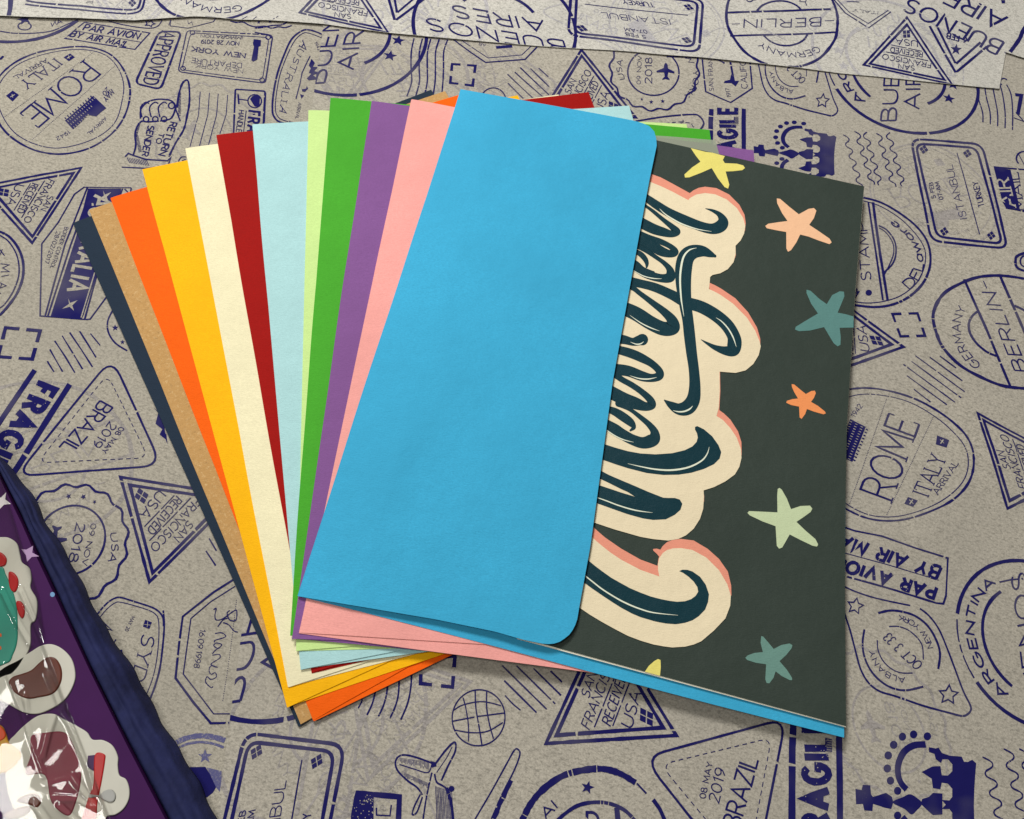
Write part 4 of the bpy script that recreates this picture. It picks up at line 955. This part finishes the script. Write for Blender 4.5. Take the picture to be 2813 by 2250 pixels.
def letters():
    X('k1')
    V([(560,540,50),(640,585,62),(720,640,72),(820,702,76),(950,762,80),(1080,815,84),(1170,833,88),(1230,812,88),(1252,770,74),(1225,722,46),(1170,690,26),(1112,673,4)], 'letter')
    V([(560,600,24),(640,652,24),(700,695,30),(780,762,36),(850,818,50),(880,852,64),(845,872,58),(780,858,76),(690,828,88),(560,760,90)], 'letter')
    V([(560,860,60),(660,905,60),(760,935,50),(840,975,46),(868,1010,60),(840,1030,60),(760,1008,84),(660,945,90),(540,880,90)], 'letter')
    V([(560,960,50),(640,1000,45),(720,1055,36),(790,1105,40),(835,1160,56),(830,1215,76),(760,1222,70),(650,1190,74),(560,1140,60),(480,1090,50)], 'letter')
    V([(520,1000,30),(590,1025,46),(632,1065,44),(650,1105,30),(648,1142,10)], 'letter'); V([(500,1080,50),(560,1110,60),(620,1150,40),(700,1180,30)], 'letter')
    V([(470,1240,90),(600,1265,74),(720,1297,78),(850,1355,84),(960,1412,98),(1080,1450,104),(1190,1512,106),(1280,1590,106),(1335,1680,100),(1342,1740,102),(1325,1790,95),(1270,1795,72),(1190,1770,44),(1130,1738,24),(1076,1705,4)], 'letter')
    V([(1188,1048,24),(1150,1032,60),(1085,1008,96),(1010,1015,112),(960,1060,116),(940,1150,120),(938,1250,112),(945,1350,100),(957,1450,88),(975,1560,80),(988,1680,80),(1003,1810,76),(1022,1950,72),(1029,2080,78),(1016,2180,90),(970,2243,98),(905,2255,86),(840,2222,54),(786,2182,6)], 'letter')
    V([(450,1265,60),(540,1300,44),(600,1345,42),(700,1420,52),(790,1490,66),(850,1555,84),(850,1610,108),(780,1620,116),(680,1575,118),(560,1500,120),(420,1440,110)], 'letter')
    X('k2')
    V([(380,85,90),(470,98,76),(540,115,66),(590,105,80),(615,98,92)], 'letter')
    V([(370,165,60),(440,182,72),(520,205,78),(600,238,76),(690,288,62),(748,345,60),(745,385,64),(690,400,66),(610,385,84),(500,345,90),(380,330,90)], 'letter')
    V([(400,370,60),(450,410,50),(530,455,50),(610,510,52),(675,570,60),(688,612,64),(640,625,72),(560,600,100),(470,565,104),(340,500,110)], 'letter')
    V([(430,600,60),(520,650,34),(600,710,40),(670,770,50),(712,830,66),(700,885,96),(620,912,90),(520,880,84),(420,830,70),(310,770,60)], 'letter')
    V([(330,640,50),(400,668,66),(460,705,74),(520,750,66),(545,790,36),(520,815,14)], 'letter'); V([(320,760,80),(400,800,80),(460,830,60),(530,860,40)], 'letter')
    G([(260,905),(315,922),(400,950),(500,978),(600,996),(720,1003),(850,994),(950,970),(1010,940),(1042,905),(1052,870),(1045,835),(1030,808),(1030,787),(1048,780),(1100,805),(1165,860),(1215,930),(1237,985),(1225,1035),(1180,1080),(1100,1118),(1000,1148),(900,1163),(780,1165),(650,1150),(500,1112),(400,1080),(300,1045),(230,1010)], 'letter')
    G([(220,1105),(285,1130),(350,1165),(450,1208),(550,1250),(660,1298),(780,1345),(820,1347),(870,1347),(910,1360),(930,1393),(915,1440),(870,1480),(800,1515),(700,1520),(620,1508),(500,1475),(400,1440),(245,1385),(180,1340),(200,1225),(262,1242),(340,1268),(450,1305),(557,1337),(500,1300),(450,1278),(350,1228),(270,1190),(200,1160)], 'letter')
    X('k3'); G([(110,340),(180,395),(240,445),(300,490),(370,540),(450,585),(520,623),(600,657),(680,687),(760,708),(830,722),(890,729),(950,725),(1000,708),(1035,682),(1055,650),(1048,612),(1020,570),(980,532),(935,500),(905,487),(930,476),(970,477),(1010,490),(1070,532),(1115,595),(1140,670),(1133,730),(1110,790),(1060,842),(1010,875),(950,895),(880,906),(800,900),(720,885),(600,850),(530,820),(450,777),(380,733),(300,680),(220,625),(90,530)], 'letter')
layer(letters)
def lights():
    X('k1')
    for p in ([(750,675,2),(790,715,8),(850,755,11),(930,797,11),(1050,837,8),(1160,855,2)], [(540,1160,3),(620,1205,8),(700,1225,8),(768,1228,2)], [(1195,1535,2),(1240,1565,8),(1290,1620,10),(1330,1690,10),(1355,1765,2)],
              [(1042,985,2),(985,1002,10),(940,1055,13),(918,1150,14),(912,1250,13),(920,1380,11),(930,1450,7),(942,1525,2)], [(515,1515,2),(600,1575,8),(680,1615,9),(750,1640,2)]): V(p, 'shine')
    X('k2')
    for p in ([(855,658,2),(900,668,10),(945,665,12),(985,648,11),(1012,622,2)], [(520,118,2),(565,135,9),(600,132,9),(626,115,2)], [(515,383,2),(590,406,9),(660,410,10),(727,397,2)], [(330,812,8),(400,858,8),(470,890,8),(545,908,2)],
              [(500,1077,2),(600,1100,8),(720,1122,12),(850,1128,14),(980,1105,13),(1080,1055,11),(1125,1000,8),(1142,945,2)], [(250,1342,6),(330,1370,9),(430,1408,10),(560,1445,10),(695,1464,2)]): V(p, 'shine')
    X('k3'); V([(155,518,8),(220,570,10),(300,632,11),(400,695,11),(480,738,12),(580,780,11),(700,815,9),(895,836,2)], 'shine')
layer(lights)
Draw.W = old_W
cm = {'cover': card_stock('dark_green_print', lin((56,66,60)), .10, None, .5), 'yellow': card_stock('yellow_print', lin((232,220,120)), .04), 'peach': card_stock('peach_print', lin((244,194,154)), .05), 'teal': card_stock('teal_print', lin((92,136,132)), .04),
      'orange': card_stock('orange_print', lin((240,150,92)), .04), 'mint': card_stock('mint_print', lin((196,210,170)), .05), 'sage': card_stock('sage_print', lin((106,144,134)), .04), 'pink': card_stock('coral_print', lin((232,152,128)), .04),
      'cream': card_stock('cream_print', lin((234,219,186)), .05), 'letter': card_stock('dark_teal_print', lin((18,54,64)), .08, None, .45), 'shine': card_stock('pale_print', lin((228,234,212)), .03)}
card = empty('greeting_card', 'dark green greeting card with swirling cream-edged lettering and stars, tucked under the blue flap', 'greeting card')
def cardgrid(q, nu, nv, right_mid):
    out = []
    for j in range(nv):
        v = j/(nv-1)
        for i in range(nu):
            u = i/(nu-1)
            rx = lerp_tab(right_mid, v); a = (q[0][0]*(1-v)+q[3][0]*v, q[0][1]*(1-v)+q[3][1]*v); b = (rx, q[1][1]*(1-v)+q[2][1]*v)
            out.append((a[0]*(1-u)+b[0]*u, a[1]*(1-u)+b[1]*u))
    return out
RM = [(0,2374),(.02,2371),(.2,2349),(.45,2326),(.6,2322),(.74,2321),(1,2324)]
def cardsheet(name, q, lift, th, mats, layers=()):
    nu, nv = 60, 60; V_ = []; Fc = []; idx = []
    for p in cardgrid(q, nu, nv, RM): w_ = Pz(p, ib, lift); V_.append((w_[0], w_[1], zenv(ib, w_[0], w_[1], lift)))
    n = len(V_); V_ += [(x, y, z-th) for x, y, z in V_]
    for j in range(nv-1):
        for i in range(nu-1): a = j*nu+i; Fc += [(a+nu, a+nu+1, a+1, a), (n+a, n+a+1, n+a+1+nu, n+a+nu)]; idx += [0, 1]
    rim = [i for i in range(nu)]+[j*nu+nu-1 for j in range(1, nv)]+[(nv-1)*nu+i for i in range(nu-2, -1, -1)]+[j*nu for j in range(nv-2, 0, -1)]
    r0 = len(V_); V_ += [V_[a] for a in rim]+[V_[n+a] for a in rim]; m_ = len(rim)
    for a in range(m_): b = (a+1) % m_; Fc.append((r0+a, r0+b, r0+m_+b, r0+m_+a)); idx.append(1)
    k0 = len(Fc); names = list(cm)
    for li, polys in enumerate(layers):
        for pts, mat, z in polys:
            b = len(V_); V_ += [(x, y, zenv(ib, x, y, lift)+.03+li*.075+z) for x, y in pts]; Fc.append(tuple(range(b, b+len(pts)))); idx.append(2+names.index(mat))
    o = mesh_obj(name, V_, Fc, mats, card, idx, False)
    for k, p in enumerate(o.data.polygons):
        if k >= k0:
            if p.normal.z < 0: p.flip()
        p.use_smooth = abs(p.normal.z) > .5
    return o
white = card_stock('white_card_stock', lin((236,232,214)), .03)
CQ = [(1500,318), (2373,512), (2324,1995), (1425,1751)]
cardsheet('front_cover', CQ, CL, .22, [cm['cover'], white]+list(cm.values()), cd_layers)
cardsheet('inner_page', [(1500,330), (2366,518), (2322,1998), (1420,1755)], CL-.28, .16, [white, white])
# ------------------------------------------------------------------ clear sleeve peeking out above the card
def clear(nt, b):
    nt.nodes.remove(b); out = nt.nodes['Material Output']
    g = nt.nodes.new('ShaderNodeBsdfGlossy'); g.inputs['Roughness'].default_value = .12; t_ = nt.nodes.new('ShaderNodeBsdfTransparent'); t_.inputs[0].default_value = (.90,.92,.88,1)
    d = nt.nodes.new('ShaderNodeBsdfDiffuse'); d.inputs[0].default_value = (.42,.46,.36,1)
    m1 = nt.nodes.new('ShaderNodeMixShader'); m1.inputs[0].default_value = .55; nt.links.new(t_.outputs[0], m1.inputs[1]); nt.links.new(d.outputs[0], m1.inputs[2])
    m2 = nt.nodes.new('ShaderNodeMixShader'); m2.inputs[0].default_value = .08; nt.links.new(m1.outputs[0], m2.inputs[1]); nt.links.new(g.outputs[0], m2.inputs[2]); nt.links.new(m2.outputs[0], out.inputs[0])
q = [Pz(p, 9, .75) for p in ((1300,335), (1965,385), (1980,440), (1300,420))]
sl = slab('plastic_sleeve', [bil(q, a/29, b/9) for b in range(10) for a in range(30)], 30, 10, lambda x, y, u, v: zenv(9, x, y, .75+.12*math.sin(u*19)*math.sin(v*3+u*7)), .05, nmat('clear_plastic', clear), None)
tag(sl, 'edge of a clear greyish plastic sleeve below the bright green envelope corner', 'plastic sleeve')
# ------------------------------------------------------------------ sticker packet, lower left
def slick(name, col, rough=.35, coat=0.0):
    def f(nt, b):
        n_ = noise(nt, coords(nt), 90, 3, .6); c = mixc(nt, n_, tuple(v*.8 for v in col[:3])+(1,), tuple(min(1, v*1.15) for v in col[:3])+(1,))
        nt.links.new(c, b.inputs['Base Color']); b.inputs['Roughness'].default_value = rough; b.inputs['Coat Weight'].default_value = coat; b.inputs['Specular IOR Level'].default_value = .12
    return nmat(name, f)
ZP = 9.0
pk = empty('sticker_packet', 'purple packet of puffy festive stickers under crinkled clear film', 'sticker packet')
pm = slick('purple_card', lin((60,18,74)), .6)
edge = [(-60,1180),(0,1316),(60,1440),(100,1530),(152,1640),(250,1850),(350,2050),(460,2262),(520,2390)]
def prism(name, pts, z0, z1, m, parent, round_=0.0, sm=False):
    if sm: pts = smooth(pts, True, 6)
    W2 = [P(p[0], p[1], z1) for p in pts]
    area = sum(W2[i][0]*W2[(i+1) % len(W2)][1]-W2[(i+1) % len(W2)][0]*W2[i][1] for i in range(len(W2)))
    if area < 0: W2 = W2[::-1]
    nn = len(W2); cx = sum(p[0] for p in W2)/nn; cy = sum(p[1] for p in W2)/nn
    rings = [[(x, y, z0) for x, y in W2]]
    if round_:
        for k in range(0, 4):
            a = math.pi/2*k/3; off = round_*(1-math.cos(a)); ring = []
            for i in range(nn):
                a_, b_ = W2[i-1], W2[(i+1) % nn]; dx, dy = b_[0]-a_[0], b_[1]-a_[1]; l = math.hypot(dx, dy) or 1
                ring.append((W2[i][0]-dy/l*off, W2[i][1]+dx/l*off, z1-round_*.6*(1-math.sin(a))))
            rings.append(ring)
    else: rings.append([(x, y, z1) for x, y in W2])
    V_ = [v for r_ in rings for v in r_]; Fc = []
    for k in range(len(rings)-1):
        for i in range(nn): j = (i+1) % nn; Fc.append((k*nn+i, k*nn+j, (k+1)*nn+j, (k+1)*nn+i))
    b = (len(rings)-1)*nn
    for t_ in tessellate_polygon([[Vector((v[0], v[1], 0)) for v in rings[-1]]]): Fc.append(tuple(b+i for i in t_))
    o = mesh_obj(name, V_, Fc, [m], parent, smooth_=False)
    for p in o.data.polygons:
        if p.center.z > (z1-.4)*S and p.normal.z < 0: p.flip()
        p.use_smooth = bool(round_) and len(p.vertices) == 4
    return o
prism('backing_card', edge+[(-400,2390),(-400,1180)], 0.3, ZP, pm, pk)
c7 = lambda *ps: [N('c7', x, y) for x, y in ps]
c6 = lambda *ps: [N('c6', x, y) for x, y in ps]
white_s = slick('white_sticker_rim', lin((196,194,182)), .5); teal_s = slick('teal_sticker', lin((50,138,120)), .3); red_s = slick('red_sticker', lin((170,34,34)), .3); brown_s = slick('brown_sticker', lin((92,46,34)), .25)
def sticker(rim, z=1.0): return prism('sticker', rim, ZP-.2, ZP+z*.5, white_s, pk, .25, True)
s1 = sticker(c6((-200,1080),(0,1065),(70,1072),(125,1115),(146,1195),(162,1252),(214,1292),(230,1370),(224,1440),(268,1520),(273,1600),(258,1680),(225,1715),(222,1860),(180,1960),(120,2050),(40,2095),(-200,2100)))
prism('body_print', c6((-200,1270),(0,1280),(40,1340),(88,1450),(118,1560),(128,1680),(126,1830),(95,1930),(40,2000),(-200,2010)), ZP+.4, ZP+.8, teal_s, s1, .4, True)
for pts in (((-30,1180),(10,1180),(45,1220),(40,1265),(10,1282),(-30,1280)), ((60,1330),(95,1325),(130,1370),(130,1430),(105,1470),(70,1440)), ((118,1545),(150,1540),(178,1580),(178,1640),(158,1665),(130,1620))): prism('berry', c6(*pts), ZP+.4, ZP+.9, red_s, s1, .4, True)
for pts in (((-20,1770),(10,1780),(12,1800),(-20,1810)), ((-20,1860),(8,1875),(10,1895),(-20,1905))): prism('dot', c6(*pts), ZP+.7, ZP+.86, slick('orange_dot', lin((214,92,40))), s1)
s2 = sticker(c7((-120,700),(0,618),(40,590),(130,545),(220,490),(300,442),(380,430),(460,465),(528,540),(555,640),(545,720),(500,810),(440,870),(350,920),(270,945),(180,935),(90,890),(-60,800)))
prism('cookie', c7((62,720),(90,672),(160,648),(230,620),(290,565),(350,525),(410,535),(450,600),(456,680),(430,752),(380,800),(290,822),(200,832),(110,790)), ZP+.4, ZP+.8, brown_s, s2, .4, True)
s3 = sticker(c7((60,1170),(110,1100),(180,1030),(280,960),(390,945),(470,985),(560,1032),(640,1080),(682,1135),(760,1140),(830,1180),(870,1260),(870,1330),(882,1400),(930,1430),(955,1500),(950,1580),(910,1650),(850,1692),(790,1705),(740,1780),(500,1850),(200,1800),(80,1600),(40,1400)))
prism('dress', c7((230,1110),(330,1085),(480,1085),(560,1225),(600,1400),(560,1600),(500,1700),(380,1600),(330,1400),(190,1390),(225,1250)), ZP+.4, ZP+.7, slick('plum_print', lin((120,44,60))), s3, .3, True)
prism('sleeve', c7((700,1250),(772,1245),(775,1300),(750,1450),(720,1600),(700,1760),(600,1760),(655,1560),(690,1460)), ZP+.4, ZP+.75, red_s, s3, .3, True)
prism('indigo_panel', c7((650,1255),(735,1245),(690,1370),(640,1335)), ZP+.4, ZP+.65, slick('indigo_print', lin((60,28,74))), s3, .2)  # dark purple part of the sticker's own print
prism('hand', c7((660,1540),(730,1548),(770,1515),(820,1505),(852,1540),(845,1585),(810,1600),(760,1580),(720,1560),(662,1568)), ZP+.6, ZP+.95, slick('grey_print', lin((160,160,156))), s3, .3, True)
s4 = prism('sticker', c7((-120,1010),(0,1030),(38,1088),(60,1150),(110,1185),(160,1240),(130,1310),(60,1370),(0,1384),(-120,1400)), ZP-.2, ZP+.6, slick('gold_sticker', lin((196,146,44))), pk, .5, True)
prism('flame', c7((-60,1010),(0,1035),(40,1090),(20,1135),(-60,1150)), ZP+.5, ZP+.8, slick('orange_red_print', lin((196,74,34))), s4, .3, True)
s5 = prism('sticker', c7((20,1700),(90,1652),(210,1630),(218,1668),(150,1712),(60,1722)), ZP-.2, ZP+.8, brown_s, pk, .5, True)
s6 = prism('sticker', c7((120,1590),(190,1545),(270,1540),(305,1590),(270,1640),(220,1620)), ZP-.2, ZP+.8, brown_s, pk, .5, True)
pale = slick('pale_star_print', lin((228,222,222)))
prism('star_print', c6((-30,745),(5,775),(45,735),(38,785),(80,820),(30,825),(-10,865),(-10,810)), ZP, ZP+.06, pale, pk)
prism('star_print', c6((158,1155),(195,1158),(245,1130),(238,1180),(290,1208),(235,1212),(200,1248),(192,1200)), ZP, ZP+.06, slick('lilac_print', lin((168,140,176))), pk)
prism('dot_print', [N('c6', 388+18*math.cos(a*.7), 1490+19*math.sin(a*.7)) for a in range(9)], ZP, ZP+.06, slick('cyan_print', lin((110,150,190))), pk)
# crinkled clear film over the stickers
def film(nt, b):
    nt.nodes.remove(b); out = nt.nodes['Material Output']
    g = nt.nodes.new('ShaderNodeBsdfGlossy'); g.inputs['Roughness'].default_value = .035; t_ = nt.nodes.new('ShaderNodeBsdfTransparent'); t_.inputs[0].default_value = (.95,.95,.94,1)
    lw = nt.nodes.new('ShaderNodeFresnel'); lw.inputs[0].default_value = 1.5; k = add(nt, lw.outputs[0], .75, 'MULTIPLY')
    m = nt.nodes.new('ShaderNodeMixShader'); nt.links.new(k, m.inputs[0]); nt.links.new(t_.outputs[0], m.inputs[1]); nt.links.new(g.outputs[0], m.inputs[2]); nt.links.new(m.outputs[0], out.inputs[0])
    h = noise(nt, coords(nt, (1, .25, 1), .5), 70, 3, .5); bn = nt.nodes.new('ShaderNodeBump'); bn.inputs['Distance'].default_value = .0004; bn.inputs['Strength'].default_value = .8
    nt.links.new(h, bn.inputs['Height']); nt.links.new(bn.outputs[0], g.inputs['Normal']); nt.links.new(bn.outputs[0], lw.inputs['Normal'])
fe = [(-20,1240),(60,1500),(100,1620),(122,1770),(178,1918),(258,2130),(310,2262),(360,2390)]
RIDGES = []
for pl, w_, a_ in (([(0,20),(100,230),(200,400)], .5, .35), ([(130,0),(320,430),(500,910),(690,1400),(830,1740)], .35, .5), ([(340,640),(430,880)], .5, .4), ([(420,900),(500,1000),(560,1150),(640,1330),(690,1520)], .6, .55), ([(400,900),(350,1050),(300,1250)], .7, .4),
                   ([(330,1440),(520,1400),(620,1530),(715,1640)], .5, .5), ([(380,1550),(560,1560),(700,1640)], .45, .4), ([(20,570),(150,930),(310,1390)], .35, .3), ([(170,800),(180,920)], .5, .35), ([(240,1600),(330,1724)], .5, .4), ([(430,1620),(560,1740)], .5, .4)):
    W2 = [P(*N('c7', *q_), ZP+2) for q_ in pl]
    for p_, q_ in zip(W2, W2[1:]): RIDGES.append((*p_, *q_, w_, a_))
def ridge(x, y):
    h = 0
    for (ax, ay, bx, by, w_, a_) in RIDGES:
        dx, dy = bx-ax, by-ay; l2 = dx*dx+dy*dy; t_ = max(0, min(1, ((x-ax)*dx+(y-ay)*dy)/l2)); d = math.hypot(x-ax-dx*t_, y-ay-dy*t_); h = max(h, a_*math.exp(-(d/w_)**2))
    return h
V_ = []; nu, nv = 170, 330
for j in range(nv):
    e = along(fe, j/(nv-1)); 
    for i in range(nu):
        px = e[0]-i*3.2; p = P(px, e[1], ZP+2.0); a = i/(nu-1)
        V_.append((p[0], p[1], ZP+1.45+.22*math.sin(p[0]/6+p[1]/9)+.10*math.sin(p[0]/3.1-p[1]/4.4)+.02*math.sin(p[1]/1.9+p[0]/2.2)+ridge(p[0], p[1])+.5*math.exp(-i/2.0)))
fo = mesh_obj('clear_film', V_, [(j*nu+i, j*nu+i+1, (j+1)*nu+i+1, (j+1)*nu+i) for j in range(nv-1) for i in range(nu-1)], [nmat('clear_film', film)], pk)
# ------------------------------------------------------------------ navy tissue paper roll beside the packet
inner = [(-60,1150),(0,1292),(60,1412),(100,1505),(150,1610),(250,1830),(350,2030),(460,2240),(520,2370)]
outer = [(-60,1150),(0,1258),(38,1300),(85,1355),(122,1433),(178,1518),(222,1600),(262,1680),(300,1745),(372,1850),(408,1920),(445,1990),(490,2060),(545,2150),(592,2250),(650,2370)]
random.seed(5)
def tm(nt, b):
    n_ = noise(nt, coords(nt), 120, 5, .65); c = mixc(nt, ramp(nt, n_, [(.3, (0,0,0,1)), (.7, (1,1,1,1))]), (.008,.010,.040,1), (.019,.024,.092,1)); nt.links.new(c, b.inputs['Base Color']); b.inputs['Roughness'].default_value = .8; b.inputs['Specular IOR Level'].default_value = .2
    bump(nt, b, add(nt, noise(nt, coords(nt, (1,.5,1), .5), 70, 4, .5), .003, 'MULTIPLY'), .6, 1.0)
nu, nv = 26, 150; V_ = []
prof = [(0, 5.5), (.08, 7.4), (.3, 7.2), (.42, 7.9), (.62, 6.6), (.72, 6.2), (.9, 3.4), (1, .9)]
for j in range(nv):
    t_ = j/(nv-1); a, b = along(inner, t_), along(outer, t_)
    for i in range(nu):
        u = i/(nu-1); z = lerp_tab(prof, u)*(1+.09*math.sin(t_*13+u*3)) + .8*(abs(math.sin(t_*9+u*2.2))-.5)*math.sin(u*math.pi) + .35*(abs(math.sin(t_*21-u*3.1))-.5)*math.sin(u*math.pi)
        z = max(.8, z); px, py = a[0]+(b[0]-a[0])*u, a[1]+(b[1]-a[1])*u; q_ = P(px+3*math.sin(t_*70)*u, py, z); V_.append((q_[0], q_[1], z))
base = len(V_)
Fc = [(j*nu+i, j*nu+i+1, (j+1)*nu+i+1, (j+1)*nu+i) for j in range(nv-1) for i in range(nu-1)]
tp = mesh_obj('tissue_paper', V_, Fc, [nmat('navy_tissue', tm)]); md = tp.modifiers.new('thick', 'SOLIDIFY'); md.thickness = .0003
tag(tp, 'crumpled navy blue tissue paper running along the edge of the purple packet', 'tissue paper')
